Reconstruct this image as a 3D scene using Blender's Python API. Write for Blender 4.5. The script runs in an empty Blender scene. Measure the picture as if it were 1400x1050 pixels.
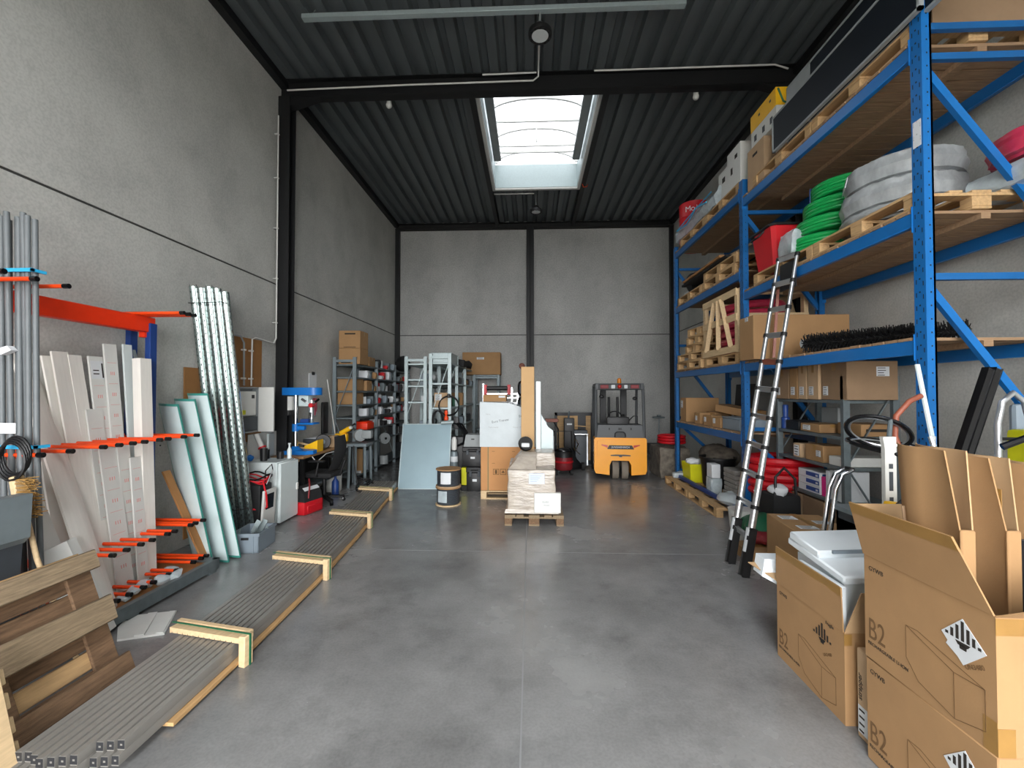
import bpy, bmesh, math, random
from mathutils import Vector, Matrix, Euler
RND = random.Random(11)
COL = bpy.context.scene.collection
PI = math.pi
V = Vector
MW = {}                                   # world matrix of every object that carries children

# ------------------------------------------------------------------ materials
def lin(h):
    h = h.lstrip('#')
    c = [int(h[i:i + 2], 16) / 255 for i in (0, 2, 4)]
    return [((x + .055) / 1.055) ** 2.4 if x > .04045 else x / 12.92 for x in c]
MATS = {}
def mat(name, col, rough=.6, metal=0., var=.0, vs=8., stretch=None, bump=0., bs=60., spec=.5, trans=0., alpha=1., kind='noise'):
    m = bpy.data.materials.new(name); m.use_nodes = True
    nt = m.node_tree; b = nt.nodes['Principled BSDF']
    c = lin(col)
    b.inputs['Base Color'].default_value = (*c, 1)
    b.inputs['Roughness'].default_value = rough
    b.inputs['Metallic'].default_value = metal
    b.inputs['Specular IOR Level'].default_value = spec
    if trans: b.inputs['Transmission Weight'].default_value = trans
    if alpha < 1: b.inputs['Alpha'].default_value = alpha
    tc = nt.nodes.new('ShaderNodeTexCoord'); mp = nt.nodes.new('ShaderNodeMapping')
    nt.links.new(tc.outputs['Object'], mp.inputs['Vector'])
    if stretch: mp.inputs['Scale'].default_value = stretch
    if var:
        if kind == 'voronoi':
            n = nt.nodes.new('ShaderNodeTexVoronoi'); n.inputs['Scale'].default_value = vs
            sep = nt.nodes.new('ShaderNodeSeparateColor'); nt.links.new(n.outputs['Color'], sep.inputs[0]); fac = sep.outputs[0]
        else:
            n = nt.nodes.new('ShaderNodeTexNoise'); n.inputs['Scale'].default_value = vs
            n.inputs['Detail'].default_value = 5; n.inputs['Roughness'].default_value = .6; fac = n.outputs[0]
        nt.links.new(mp.outputs[0], n.inputs['Vector'])
        r = nt.nodes.new('ShaderNodeValToRGB')
        r.color_ramp.elements[0].position = .3; r.color_ramp.elements[1].position = .7
        r.color_ramp.elements[0].color = (*[x * (1 - var) for x in c], 1)
        r.color_ramp.elements[1].color = (*[min(1, x * (1 + var)) for x in c], 1)
        nt.links.new(fac, r.inputs[0]); nt.links.new(r.outputs[0], b.inputs['Base Color'])
    if bump:
        n2 = nt.nodes.new('ShaderNodeTexNoise'); n2.inputs['Scale'].default_value = bs; n2.inputs['Detail'].default_value = 4
        nt.links.new(mp.outputs[0], n2.inputs['Vector'])
        bp = nt.nodes.new('ShaderNodeBump'); bp.inputs['Strength'].default_value = bump; bp.inputs['Distance'].default_value = .01
        nt.links.new(n2.outputs[0], bp.inputs['Height']); nt.links.new(bp.outputs[0], b.inputs['Normal'])
    MATS[name] = m
    return m
mat('card', '#a07c54', .85, var=.06, vs=5, bump=.05, bs=120)
mat('card_dark', '#8d7358', .85, var=.08, vs=5)
mat('card_light', '#b89a78', .85, var=.06, vs=5)
mat('card_inner', '#b0906a', .85, var=.06, vs=5)
mat('tape', '#94703c', .3, var=.08, vs=9)
mat('ink', '#2a241e', .8)
mat('ink_line', '#6b4f30', .85)
mat('paper', '#d3d6d8', .7, var=.03)
mat('white', '#d2d2cd', .5, var=.03)
mat('white_wood', '#e4e0d8', .6, var=.05, vs=6, stretch=(6, 6, .6))
mat('white_gloss', '#cfd8d7', .25, var=.02)
mat('foam', '#dde4e8', .8, bump=.1, bs=200)
mat('mint', '#c6d4d4', .3, var=.03)
mat('teal_edge', '#3f8f83', .3)
mat('galv', '#a9b8b8', .36, .7, var=.12, vs=60, kind='voronoi')
mat('galv_light', '#a9b6b7', .45, .4, var=.05, vs=30)
mat('galv_dark', '#707a7d', .5, .5, var=.12, vs=14)
mat('steel_grey', '#7d888c', .5, .35, var=.08, vs=8)
mat('galv_profile', '#b4c2c0', .24, 1., var=.12, vs=60, kind='voronoi')
mat('alu', '#d3d6d8', .28, .9)
mat('chrome', '#e0e3e6', .12, 1.)
mat('profile_grey', '#8c8983', .45, .3, var=.1, vs=5, stretch=(3, .6, 3))
mat('profile_dark', '#232427', .6)
mat('pvc_grey', '#64696b', .5, var=.08)
mat('black', '#131314', .5, var=.1)
mat('black_matt', '#1a1a1b', .85, var=.15, vs=20)
mat('black_gloss', '#0d0d0f', .25)
mat('rubber', '#1d1d1e', .8)
mat('steel_black', '#0e0f11', .55, var=.1)
mat('orange', '#f04a10', .45, var=.05)
mat('orange_red', '#ee3508', .45, var=.05)
mat('rack_blue', '#0e5a96', .4, var=.06, vs=5)  # shade of far and rear steel put into a darker blue
mat('rack_blue_bright', '#0c64a8', .38, var=.05, vs=5)  # same rack paint, lightened on nearer parts as if better lit
mat('navy', '#1c3f82', .45, var=.06)
mat('tool_blue', '#0f6fc0', .4, var=.05)
mat('plastic_grey', '#7f8b94', .5, var=.04)
mat('plastic_dark', '#3c4146', .55, var=.06)
mat('red', '#c21420', .45, var=.06)
mat('red_dark', '#7c1c22', .55, var=.1)
mat('red_film', '#b0304a', .3, var=.12, vs=16)
mat('yellow', '#f2b90f', .45, var=.05)
mat('lime', '#d9d614', .5, var=.05)
mat('truck_yellow', '#f5a20a', .38, var=.03)
mat('green', '#0f9a4c', .4, var=.1, vs=14)
mat('green_dark', '#15603f', .5, var=.1)
mat('hose_grey', '#9da1a2', .3, var=.2, vs=14, stretch=(1, 1, .5), bump=.6, bs=22)
mat('film', '#aaa093', .25, var=.22, vs=5, stretch=(1, 1, 3), bump=.9, bs=11)
mat('film_white', '#bcc5c8', .35, var=.03, bump=.25, bs=10)
mat('pine', '#b8966a', .75, var=.2, vs=5, stretch=(1, 9, 9), bump=.1, bs=30)
mat('pine_y', '#bb9565', .75, var=.2, vs=5, stretch=(9, 1, 9), bump=.1, bs=30)
mat('pine_pale', '#cdb28a', .75, var=.13, vs=5, stretch=(9, 1, 9))
mat('old_wood', '#745a42', .85, var=.38, vs=6, stretch=(1, 10, 10), bump=.5, bs=35)
mat('old_wood_pale', '#8f7c62', .85, var=.3, vs=7, stretch=(1, 12, 12), bump=.6, bs=40)
mat('deck_wood', '#94775a', .85, var=.22, vs=5, stretch=(1, 9, 9))
mat('bench_wood', '#9a744d', .6, var=.15, vs=6, stretch=(8, 1, 8))
mat('ply_brown', '#94683a', .7, var=.1, vs=4)
mat('blue_card', '#244a8c', .5)
mat('pink', '#e0308a', .5)
mat('brick_grey', '#8a8782', .85, var=.16, vs=20)
mat('camo', '#6f675c', .9, var=.45, vs=9, bump=.6, bs=12)
mat('dark_glass', '#1b2229', .18, var=.08)
mat('solar_blue', '#12181f', .55, spec=.25)
mat('clear_film', '#c6d2d6', .2, var=.15, vs=12, bump=.8, bs=18, alpha=.62)
mat('cyan', '#2fa8d8', .4)
mat('brown_rust', '#8a4a35', .5, var=.2)
mat('bristle', '#a07b42', .9, var=.3, vs=60)
mat('lamp_lens', '#c9cdcd', .4)
mat('red_print', '#d98d86', .7)
mat('amber', '#c97810', .3)
mat('tail_red', '#b5231a', .3)
mat('grey_mid', '#8f9494', .55, var=.06)
mat('skin_clear', '#bfcfd4', .15)

# ------------------------------------------------------------------ mesh builder
class MB:
    def __init__(s): s.bm = bmesh.new(); s.mi = 0
    def _faces(s, vs):
        for f in {f for v in vs for f in v.link_faces}: f.material_index = s.mi
    def obox(s, M, sx, sy, sz, bev=0.):
        g = bmesh.ops.create_cube(s.bm, size=1.)['verts']
        for v in g: v.co = M @ V((v.co.x * sx, v.co.y * sy, v.co.z * sz))
        s._faces(g)
        if bev:
            es = list({e for v in g for e in v.link_edges})
            bmesh.ops.bevel(s.bm, geom=es, offset=bev, segments=2 if bev > .012 else 1, affect='EDGES', profile=.6)
        return s
    def box(s, x0, x1, y0, y1, z0, z1, bev=0.):
        return s.obox(Matrix.Translation(((x0 + x1) / 2, (y0 + y1) / 2, (z0 + z1) / 2)), abs(x1 - x0), abs(y1 - y0), abs(z1 - z0), bev)
    def bar(s, p, q, w, h, up=(0, 0, 1), bev=0.):
        p, q = V(p), V(q); d = q - p; L = d.length; d.normalize(); u = V(up)
        a = u.cross(d)
        if a.length < 1e-4: a = V((1, 0, 0)).cross(d)
        a.normalize(); c = d.cross(a)
        M = Matrix((a, d, c)).transposed().to_4x4(); M.translation = (p + q) / 2
        return s.obox(M, w, L, h, bev)
    def rings(s, rs, closed=False, cap=True):
        bmv = [[s.bm.verts.new(p) for p in r] for r in rs]
        n = len(bmv[0]); m = len(bmv); fs = []
        for i in range(m if closed else m - 1):
            A, B = bmv[i], bmv[(i + 1) % m]
            for j in range(n):
                k = (j + 1) % n
                try: fs.append(s.bm.faces.new((A[j], A[k], B[k], B[j])))
                except ValueError: pass
        if cap and not closed:
            fs.append(s.bm.faces.new(bmv[0][::-1])); fs.append(s.bm.faces.new(bmv[-1]))
        for f in fs: f.material_index = s.mi
        return s
    def frames(s, pts, closed=False, up=None):
        pts = [V(p) for p in pts]; n = len(pts); out = []; a = None
        for i in range(n):
            if closed: d = pts[(i + 1) % n] - pts[i - 1]
            else: d = pts[min(i + 1, n - 1)] - pts[max(i - 1, 0)]
            d.normalize()
            if up is not None:
                a = V(up).cross(d); a.normalize()
            elif a is None:
                u = V((0, 0, 1)) if abs(d.z) < .9 else V((1, 0, 0)); a = u.cross(d); a.normalize()
            else:
                a = a - d * a.dot(d); a.normalize()
            out.append((pts[i], a.copy(), d.cross(a)))
        return out
    def tube(s, pts, r, n=8, closed=False, cap=True, r2=None):
        fr = s.frames(pts, closed); m = len(fr); rs = []
        for i, (p, a, c) in enumerate(fr):
            rr = r if r2 is None else r + (r2 - r) * i / (m - 1)
            rs.append([p + (a * math.cos(t) + c * math.sin(t)) * rr for t in (2 * PI * j / n for j in range(n))])
        return s.rings(rs, closed, cap)
    def sweep(s, prof, pts, up=(0, 0, 1), cap=True):
        return s.rings([[p + a * x + c * y for x, y in prof] for p, a, c in s.frames(pts, False, up)], False, cap)
    def lathe(s, prof, n=20, M=None, cap=True):
        M = M or Matrix(); rs = []
        for r, z in prof: rs.append([M @ V((max(r, 1e-4) * math.cos(2 * PI * j / n), max(r, 1e-4) * math.sin(2 * PI * j / n), z)) for j in range(n)])
        return s.rings(rs, False, cap)
    def cyl(s, p, q, r, n=14, r2=None): return s.tube([p, q], r, n, r2=r2)
    def prism(s, poly, axis, a, b):
        def P(u, v, w): return {'x': V((w, u, v)), 'y': V((u, w, v)), 'z': V((u, v, w))}[axis]
        return s.rings([[P(u, v, a) for u, v in poly], [P(u, v, b) for u, v in poly]])
    def quad(s, *ps):
        f = s.bm.faces.new([s.bm.verts.new(p) for p in ps]); f.material_index = s.mi; return s
    def ball(s, c, r, sc=(1, 1, 1), n=12):
        g = bmesh.ops.create_uvsphere(s.bm, u_segments=n, v_segments=max(6, n // 2), radius=r)['verts']
        for v in g: v.co = V((v.co.x * sc[0], v.co.y * sc[1], v.co.z * sc[2])) + V(c)
        s._faces(g); return s
    def jitter(s, a, f=3., seed=0):
        from mathutils import noise
        for v in s.bm.verts: v.co += noise.noise_vector(v.co * f + V((seed, 0, 0))) * a
        return s
    def subdiv(s, n=1):
        bmesh.ops.subdivide_edges(s.bm, edges=s.bm.edges[:], cuts=n, use_grid_fill=True); return s
    def build(s, name, m, parent=None, world=False, smooth=True, M=None):
        me = bpy.data.meshes.new(name)
        if M is not None: s.bm.transform(M)
        if parent is not None and world: s.bm.transform(MW[parent].inverted())
        bmesh.ops.recalc_face_normals(s.bm, faces=s.bm.faces[:])
        s.bm.to_mesh(me); s.bm.free()
        for q in (m if isinstance(m, (list, tuple)) else [m]): me.materials.append(MATS[q] if isinstance(q, str) else q)
        if smooth and len(me.polygons):
            me.polygons.foreach_set('use_smooth', [True] * len(me.polygons)); me.set_sharp_from_angle(angle=math.radians(38))
        o = bpy.data.objects.new(name, me); COL.objects.link(o)
        if parent is not None: o.parent = parent
        MW[o] = MW[parent] if parent is not None else Matrix()
        return o
def tag(o, label, cat, group=None, kind=None):
    o['label'] = label; o['category'] = cat
    if group: o['group'] = group
    if kind: o['kind'] = kind
    return o
def thing(name, label, cat, loc=(0, 0, 0), rz=0., group=None, M=None):
    o = bpy.data.objects.new(name, None); COL.objects.link(o); o.empty_display_size = .1
    if M is None: M = Matrix.Translation(loc) @ Matrix.Rotation(rz, 4, 'Z')
    o.matrix_world = M; MW[o] = M.copy()
    return tag(o, label, cat, group)
def recentre(o):
    """put a one-mesh thing's origin at the middle of its base"""
    me = o.data; xs = [v.co for v in me.vertices]
    c = V(((min(v.x for v in xs) + max(v.x for v in xs)) / 2, (min(v.y for v in xs) + max(v.y for v in xs)) / 2, min(v.z for v in xs)))
    me.transform(Matrix.Translation(-c)); o.location = c; MW[o] = Matrix.Translation(c); return o
def solid(name, mb, m, label, cat, group=None, smooth=True):
    return recentre(tag(mb.build(name, m, smooth=smooth), label, cat, group))
def struct(name, mb, m, parent=None):
    o = mb.build(name, m, parent)
    if parent is None: o['kind'] = 'structure'
    return o
KIDS = {}
def children(o): return [c for c in bpy.data.objects if c.parent == o]
def copy_tree(o, M=None, label=None, parent=None):
    c = o.copy(); COL.objects.link(c)
    if parent is not None: c.parent = parent
    if M is not None: c.matrix_world = M; MW[c] = M.copy()
    elif parent is not None: MW[c] = MW[parent]
    if label: c['label'] = label
    for k in children(o): copy_tree(k, None, None, c)
    return c
def TR(x, y, z, rz=0., rx=0., ry=0.): return Matrix.Translation((x, y, z)) @ Euler((rx, ry, rz)).to_matrix().to_4x4()

def text(s, size, m, parent, M, name='lettering', depth=.0006, align='LEFT', xs=1.):
    """flat lettering; M maps the text plane (x right, y up, z out) into the parent's space"""
    cu = bpy.data.curves.new(name, 'FONT'); cu.body = s; cu.size = size; cu.extrude = depth; cu.align_x = align
    t = bpy.data.objects.new('t', cu)
    me = bpy.data.meshes.new_from_object(t)
    bpy.data.objects.remove(t)
    me.transform(M @ Matrix.Diagonal((xs, 1, 1, 1)))
    me.materials.clear(); me.materials.append(MATS[m])
    o = bpy.data.objects.new(name, me); COL.objects.link(o); o.parent = parent; MW[o] = MW[parent]
    return o
def face_M(face, w, d, h, u, v, off=.0015):
    """frame on a box face (box centred in x,y, base at 0): u,v from the face's lower-left corner seen from outside"""
    if face == '-y': return Matrix(((1, 0, 0, -w / 2 + u), (0, 0, -1, -d / 2 - off), (0, 1, 0, v), (0, 0, 0, 1)))
    if face == '+y': return Matrix(((-1, 0, 0, w / 2 - u), (0, 0, 1, d / 2 + off), (0, 1, 0, v), (0, 0, 0, 1)))
    if face == '-x': return Matrix(((0, 0, -1, -w / 2 - off), (-1, 0, 0, d / 2 - u), (0, 1, 0, v), (0, 0, 0, 1)))
    if face == '+x': return Matrix(((0, 0, 1, w / 2 + off), (1, 0, 0, -d / 2 + u), (0, 1, 0, v), (0, 0, 0, 1)))
    return Matrix(((1, 0, 0, -w / 2 + u), (0, 1, 0, -d / 2 + v), (0, 0, 1, h + off), (0, 0, 0, 1)))
def sticker(parent, M, w, h, m='paper', name='label_sticker', lines=0, t=.001):
    o = MB().box(0, w, 0, h, -t, t).build(name, m, parent, M=M)
    if lines:
        b = MB()
        for i in range(lines):
            y = h * (.85 - .75 * i / max(1, lines - 1) if lines > 1 else .5)
            b.box(w * .1, w * RND.uniform(.55, .9), y - h * .035, y + h * .035, t, t + .0008)
        b.build('print', 'ink', o, M=M)
    return o
def carton(label, loc, w, d, h, rz=0., m='card', tape='x', stickers=(), marks=(), group=None, M=None, name='cardboard_box', cat='box', open_top=False, texts=()):
    t = thing(name, label, cat, loc, rz, group, M)
    b = MB()
    if open_top:
        k = .006
        b.box(-w/2, w/2, -d/2, d/2, 0, k); b.box(-w/2, -w/2 + k, -d/2, d/2, k, h); b.box(w/2 - k, w/2, -d/2, d/2, k, h)
        b.box(-w/2 + k, w/2 - k, -d/2, -d/2 + k, k, h); b.box(-w/2 + k, w/2 - k, d/2 - k, d/2, k, h)
    else: b.box(-w/2, w/2, -d/2, d/2, 0, h, min(.006, h * .06))
    b.build('body', m, t)
    e = .0012
    if tape == 'x' and not open_top:
        b = MB(); q = min(.028, d * .1); b.box(-w/2 - e, w/2 + e, -q, q, h - .0005, h + e); dr = min(.09, h * .35)
        b.box(-w/2 - e, -w/2 + .0005, -q, q, h - dr, h); b.box(w/2 - .0005, w/2 + e, -q, q, h - dr, h); b.build('tape', 'tape', t)
    if tape == 'y' and not open_top:
        b = MB(); q = min(.028, w * .1); b.box(-q, q, -d/2 - e, d/2 + e, h - .0005, h + e); dr = min(.09, h * .35)
        b.box(-q, q, -d/2 - e, -d/2 + .0005, h - dr, h); b.box(-q, q, d/2 - .0005, d/2 + e, h - dr, h); b.build('tape', 'tape', t)
    for f, u, v, sw, sh in stickers: sticker(t, face_M(f, w, d, h, u, v), sw, sh, lines=4 if sw > .05 else 2)
    if marks:
        b = MB()
        for f, u, v, sw, sh in marks:
            b2 = MB().box(0, sw, 0, sh, -.0008, .0004); b2.bm.transform(face_M(f, w, d, h, u, v, .0012))
            me = bpy.data.meshes.new('x'); b2.bm.to_mesh(me); b2.bm.free(); b.bm.from_mesh(me); bpy.data.meshes.remove(me)
        b.build('printed_marks', 'ink', t)
    for f, u, v, s, size in texts: text(s, size, 'ink', t, face_M(f, w, d, h, u, v, .0015), 'printed_text')
    return t
_PAL = {}
def pallet(label, M, L=1.2, W=.8, m='pine', bm_='pine', group=None):
    key = (L, W, m)
    if key in _PAL:
        c = copy_tree(_PAL[key], M, label)
        if 'group' in c.keys(): del c['group']
        if group: c['group'] = group
        return c
    t = thing('wooden_pallet', label, 'pallet', M=M, group=group)
    for y, w in ((-W/2 + .0725, .145), (-.19, .1), (0, .145), (.19, .1), (W/2 - .0725, .145)):
        MB().box(-L/2, L/2, y - w/2, y + w/2, .122, .144, .003).build('deck_board', m, t)
    for x in (-L/2 + .05, 0, L/2 - .05):
        MB().box(x - .07 if x == 0 else (x - .05), x + .07 if x == 0 else x + .05, -W/2, W/2, .1, .122).build('stringer_board', m, t)
        for y in (-W/2 + .05, 0, W/2 - .05):
            k = .07 if x == 0 else .05
            MB().box(x - k, x + k, y - (.0725 if y == 0 else .05), y + (.0725 if y == 0 else .05), .022, .1, .004).build('block', bm_, t)
    for y, w in ((-W/2 + .05, .1), (0, .145), (W/2 - .05, .1)):
        MB().box(-L/2, L/2, y - w/2, y + w/2, 0, .022, .003).build('bottom_board', m, t)
    _PAL[key] = t
    return t
def coil(label, c, R, r, turns, m, name='hose_coil', cat='hose', tilt=None, stack=1, group=None, minor=12, wrap=None, squash=1.):
    """a coil of hose: a helix of touching turns wound around axis z, standing on c"""
    t = thing(name, label, cat, c, 0, group, tilt and (Matrix.Translation(c) @ tilt))
    b = MB(); n = 28; pts = []
    layers = max(1, stack)
    for k in range(turns):
        col = k // layers; row = k % layers
        for i in range(n):
            a = 2 * PI * i / n; f = i / n
            Rr = R - col * r * 1.75
            z = r + (row + (f if layers > 1 and row < layers - 1 else 0)) * r * 1.85
            pts.append((Rr * math.cos(a), Rr * math.sin(a) * squash, z))
    b.tube(pts, r, 7); b.build('hose', m, t)
    if wrap:
        for a in (.6, 2.7, 4.6):
            b = MB()
            ca, sa = math.cos(a), math.sin(a)
            x0 = R + r * 1.2; x1 = R - (turns // layers) * r * 1.8 - r * .4; z1 = r * 1.9 * layers + r * .4
            M = Matrix.Rotation(a, 4, 'Z')
            for (xa, xb, za, zb) in ((x1, x0, -.003, .004), (x1, x0, z1, z1 + .006), (x0 - .006, x0, 0, z1), (x1, x1 + .006, 0, z1)):
                b.obox(M @ Matrix.Translation(((xa + xb) / 2, 0, (za + zb) / 2)), xb - xa, .05, zb - za)
            b.build('binding_strap', wrap, t)
    return t

def wrapped_coil(label, c, R, w, h, m, group, seed=0, name='hose_coil', cat='hose'):
    """a coil of pipe wrapped in film: a squashed ring with the windings showing as ridges"""
    t = thing(name, label, cat, c, 0, group); b = MB(); n = 64; rs = []; from mathutils import noise
    for i in range(n):
        a = 2 * PI * i / n; r = []
        for j in range(28):
            s = 2 * PI * j / 28; k = noise.noise(V((9 * math.cos(a), 9 * math.sin(a), seed + .4 * math.cos(s)))) * .014 + .009 * math.cos(9 * s)
            x = math.copysign(abs(math.cos(s)) ** .7, math.cos(s)) * (w / 2 + k); z = math.copysign(abs(math.sin(s)) ** .7, math.sin(s)) * (h / 2 + k) + h / 2 + .01
            r.append(V(((R - w / 2 + x) * math.cos(a), (R - w / 2 + x) * math.sin(a), z)))
        rs.append(r)
    b.rings(rs, True); b.build('wrapped_hose', m, t)
    return t
EXPOSURE = 3.35
WORLD = 2.0
# ------------------------------------------------------------------ camera, sky, exposure
XL, XR, YB, ZC, YF = -4.05, 4.2, 13.1, 6.86, -4.5
cam = bpy.data.cameras.new('camera'); cam.sensor_width = 36; cam.lens = 36 * 600 / 1400; cam.clip_start = .05
co = bpy.data.objects.new('camera', cam); COL.objects.link(co)
co.location = (0, 0, 1.8); co.rotation_euler = (math.radians(91.146), 0, math.radians(2.386))
sc = bpy.context.scene; sc.camera = co
sc.view_settings.view_transform = 'Standard'; sc.view_settings.look = 'None'; sc.view_settings.gamma = 1
sc.view_settings.use_curve_mapping = False; sc.view_settings.exposure = EXPOSURE
sc.cycles.use_denoising = True; sc.cycles.max_bounces = 10; sc.cycles.diffuse_bounces = 7; sc.cycles.transparent_max_bounces = 12
sc.cycles.sample_clamp_indirect = 6.
w = bpy.data.worlds.new('overcast'); sc.world = w; w.use_nodes = True
bg = w.node_tree.nodes['Background']; bg.inputs[0].default_value = (.98, .985, 1., 1); bg.inputs[1].default_value = WORLD
def portal(loc, rot, sx, sy):
    l = bpy.data.lights.new('daylight_portal', 'AREA'); l.shape = 'RECTANGLE'; l.size = sx; l.size_y = sy; l.cycles.is_portal = True
    o = bpy.data.objects.new('daylight_portal', l); COL.objects.link(o); o.location = loc; o.rotation_euler = rot
DOOR_X0, DOOR_X1, DOOR_H = -2.6, 2.8, 4.6
portal(((DOOR_X0 + DOOR_X1) / 2, YF - .05, DOOR_H / 2), (math.radians(90), 0, 0), DOOR_X1 - DOOR_X0, DOOR_H)
portal((.15, 8.9, 7.75), (0, 0, 0), 2.1, 3.6)
FY0, FY1 = -3.0, 1.3  # opening for the added front skylight, out of view
portal((.15, (FY0 + FY1) / 2, 7.75), (0, 0, 0), 2.1, FY1 - FY0 + .1)

# ------------------------------------------------------------------ concrete materials
def concrete(name, c0, c1, rough, big, fine, spots=0., glossvar=0., stretch=(1, 1, 1), bump=.15, spec=.5, fdark=.3):
    m = bpy.data.materials.new(name); m.use_nodes = True; nt = m.node_tree; b = nt.nodes['Principled BSDF']; N = nt.nodes.new; Lk = nt.links.new
    tc = N('ShaderNodeTexCoord'); mp = N('ShaderNodeMapping'); mp.inputs['Scale'].default_value = stretch; Lk(tc.outputs['Object'], mp.inputs[0])
    n1 = N('ShaderNodeTexNoise'); n1.inputs['Scale'].default_value = big; n1.inputs['Detail'].default_value = 6; n1.inputs['Roughness'].default_value = .62; Lk(mp.outputs[0], n1.inputs['Vector'])
    n2 = N('ShaderNodeTexNoise'); n2.inputs['Scale'].default_value = fine; n2.inputs['Detail'].default_value = 3; Lk(tc.outputs['Object'], n2.inputs['Vector'])
    r = N('ShaderNodeValToRGB'); r.color_ramp.elements[0].position = .33; r.color_ramp.elements[1].position = .68
    r.color_ramp.elements[0].color = (*lin(c0), 1); r.color_ramp.elements[1].color = (*lin(c1), 1); Lk(n1.outputs[0], r.inputs[0])
    mx = N('ShaderNodeMix'); mx.data_type = 'RGBA'; mx.blend_type = 'MULTIPLY'; mx.inputs[0].default_value = .55
    r2 = N('ShaderNodeValToRGB'); r2.color_ramp.elements[0].position = .36; r2.color_ramp.elements[1].position = .6
    r2.color_ramp.elements[0].color = (1 - fdark,) * 3 + (1,); r2.color_ramp.elements[1].color = (1.05, 1.05, 1.05, 1); Lk(n2.outputs[0], r2.inputs[0])
    Lk(r.outputs[0], mx.inputs[6]); Lk(r2.outputs[0], mx.inputs[7]); out = mx.outputs[2]
    if spots:
        n3 = N('ShaderNodeTexNoise'); n3.inputs['Scale'].default_value = 1.7; n3.inputs['Detail'].default_value = 8; n3.inputs['Roughness'].default_value = .7; Lk(tc.outputs['Object'], n3.inputs['Vector'])
        r3 = N('ShaderNodeValToRGB'); r3.color_ramp.elements[0].position = .5; r3.color_ramp.elements[1].position = .74
        r3.color_ramp.elements[0].color = (1, 1, 1, 1); r3.color_ramp.elements[1].color = (1 - spots,) * 3 + (1,); Lk(n3.outputs[0], r3.inputs[0])
        m2 = N('ShaderNodeMix'); m2.data_type = 'RGBA'; m2.blend_type = 'MULTIPLY'; m2.inputs[0].default_value = 1; Lk(out, m2.inputs[6]); Lk(r3.outputs[0], m2.inputs[7]); out = m2.outputs[2]
    Lk(out, b.inputs['Base Color']); b.inputs['Roughness'].default_value = rough; b.inputs['Specular IOR Level'].default_value = spec
    if glossvar:
        mr = N('ShaderNodeMapRange'); mr.inputs[1].default_value = .3; mr.inputs[2].default_value = .7; mr.inputs[3].default_value = rough - glossvar; mr.inputs[4].default_value = rough + glossvar
        Lk(n1.outputs[0], mr.inputs[0]); Lk(mr.outputs[0], b.inputs['Roughness'])
    bp = N('ShaderNodeBump'); bp.inputs['Strength'].default_value = bump; bp.inputs['Distance'].default_value = .004; Lk(n2.outputs[0], bp.inputs['Height']); Lk(bp.outputs[0], b.inputs['Normal'])
    MATS[name] = m
concrete('wall_concrete', '#aaaaa5', '#c4c4be', .85, .6, 45, spots=.16, fdark=.2)
concrete('wall_concrete_back', '#aaaaa7', '#c2c2be', .85, .8, 30, spots=.16, stretch=(1, 1, .5))
concrete('floor_concrete', '#686867', '#9a9a99', .25, .5, 60, spots=.34, glossvar=.07, bump=.01, spec=.5, fdark=.14)
mat('joint', '#3c3c3a', .9)
mat('joint_pale', '#868787', .8)
mat('deck_steel', '#5a6062', .5, .25, var=.14, vs=1.3, stretch=(4, .5, 1))
mat('outside_paving', '#8d8b86', .9)
dm = bpy.data.materials.new('dome_sheet'); dm.use_nodes = True; nt = dm.node_tree
for n in list(nt.nodes):
    if n.type != 'OUTPUT_MATERIAL': nt.nodes.remove(n)
tr = nt.nodes.new('ShaderNodeBsdfTransparent'); tl = nt.nodes.new('ShaderNodeBsdfTranslucent'); tl.inputs[0].default_value = (.2, .205, .21, 1); tr.inputs[0].default_value = (.095, .097, .1, 1)
mx = nt.nodes.new('ShaderNodeMixShader'); mx.inputs[0].default_value = .35
nt.links.new(tr.outputs[0], mx.inputs[1]); nt.links.new(tl.outputs[0], mx.inputs[2]); nt.links.new(mx.outputs[0], nt.nodes['Material Output'].inputs[0])
MATS['dome'] = dm

# ------------------------------------------------------------------ floor and walls
b = MB().box(XL - .2, XR + .2, YF - .3, YB + .2, -.2, 0)
fl = struct('floor', b, 'floor_concrete')
MB().box(-.055, -.045, YF, YB, -.004, .0008).build('control_joint', 'joint_pale', fl)
MB().box(XL, XR, 5.0, 5.008, -.004, .0008).build('control_joint', 'joint_pale', fl)
g = struct('ground', MB().box(-30, 30, -40, YF - .3, -.25, -.02), 'outside_paving')
def wall(name, parts, m):
    b = MB()
    for p in parts: b.box(*p)
    return struct(name, b, m)
G = .012
wl = wall('wall_left', [(XL - .2, XL, YF - .2, YB + .2, -.2, 3.53 - G), (XL - .2, XL, YF - .2, YB + .2, 3.53 + G, 7.3)], 'wall_concrete')
MB().box(XL - .18, XL - .012, YF - .2, YB + .2, 3.5, 3.56).build('panel_joint', 'joint', wl)
wr = wall('wall_right', [(XR, XR + .2, YF - .2, YB + .2, -.2, 3.53 - G), (XR, XR + .2, YF - .2, YB + .2, 3.53 + G, 7.3)], 'wall_concrete')
MB().box(XR + .012, XR + .18, YF - .2, YB + .2, 3.5, 3.56).build('panel_joint', 'joint', wr)
wb = wall('wall_back', [(XL, XR, YB, YB + .2, -.2, 3.53 - G), (XL, XR, YB, YB + .2, 3.53 + G, 7.3)], 'wall_concrete_back')
MB().box(XL, XR, YB + .012, YB + .18, 3.5, 3.56).build('panel_joint', 'joint', wb)
wf = wall('wall_front', [(XL, DOOR_X0, YF - .2, YF, -.2, 7.3), (DOOR_X1, XR, YF - .2, YF, -.2, 7.3), (DOOR_X0, DOOR_X1, YF - .2, YF, DOOR_H, 7.3)], 'wall_concrete')
struct('baseboard_back', MB().box(XL, XR, YB - .03, YB, 0, .33), 'plastic_dark')

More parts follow.
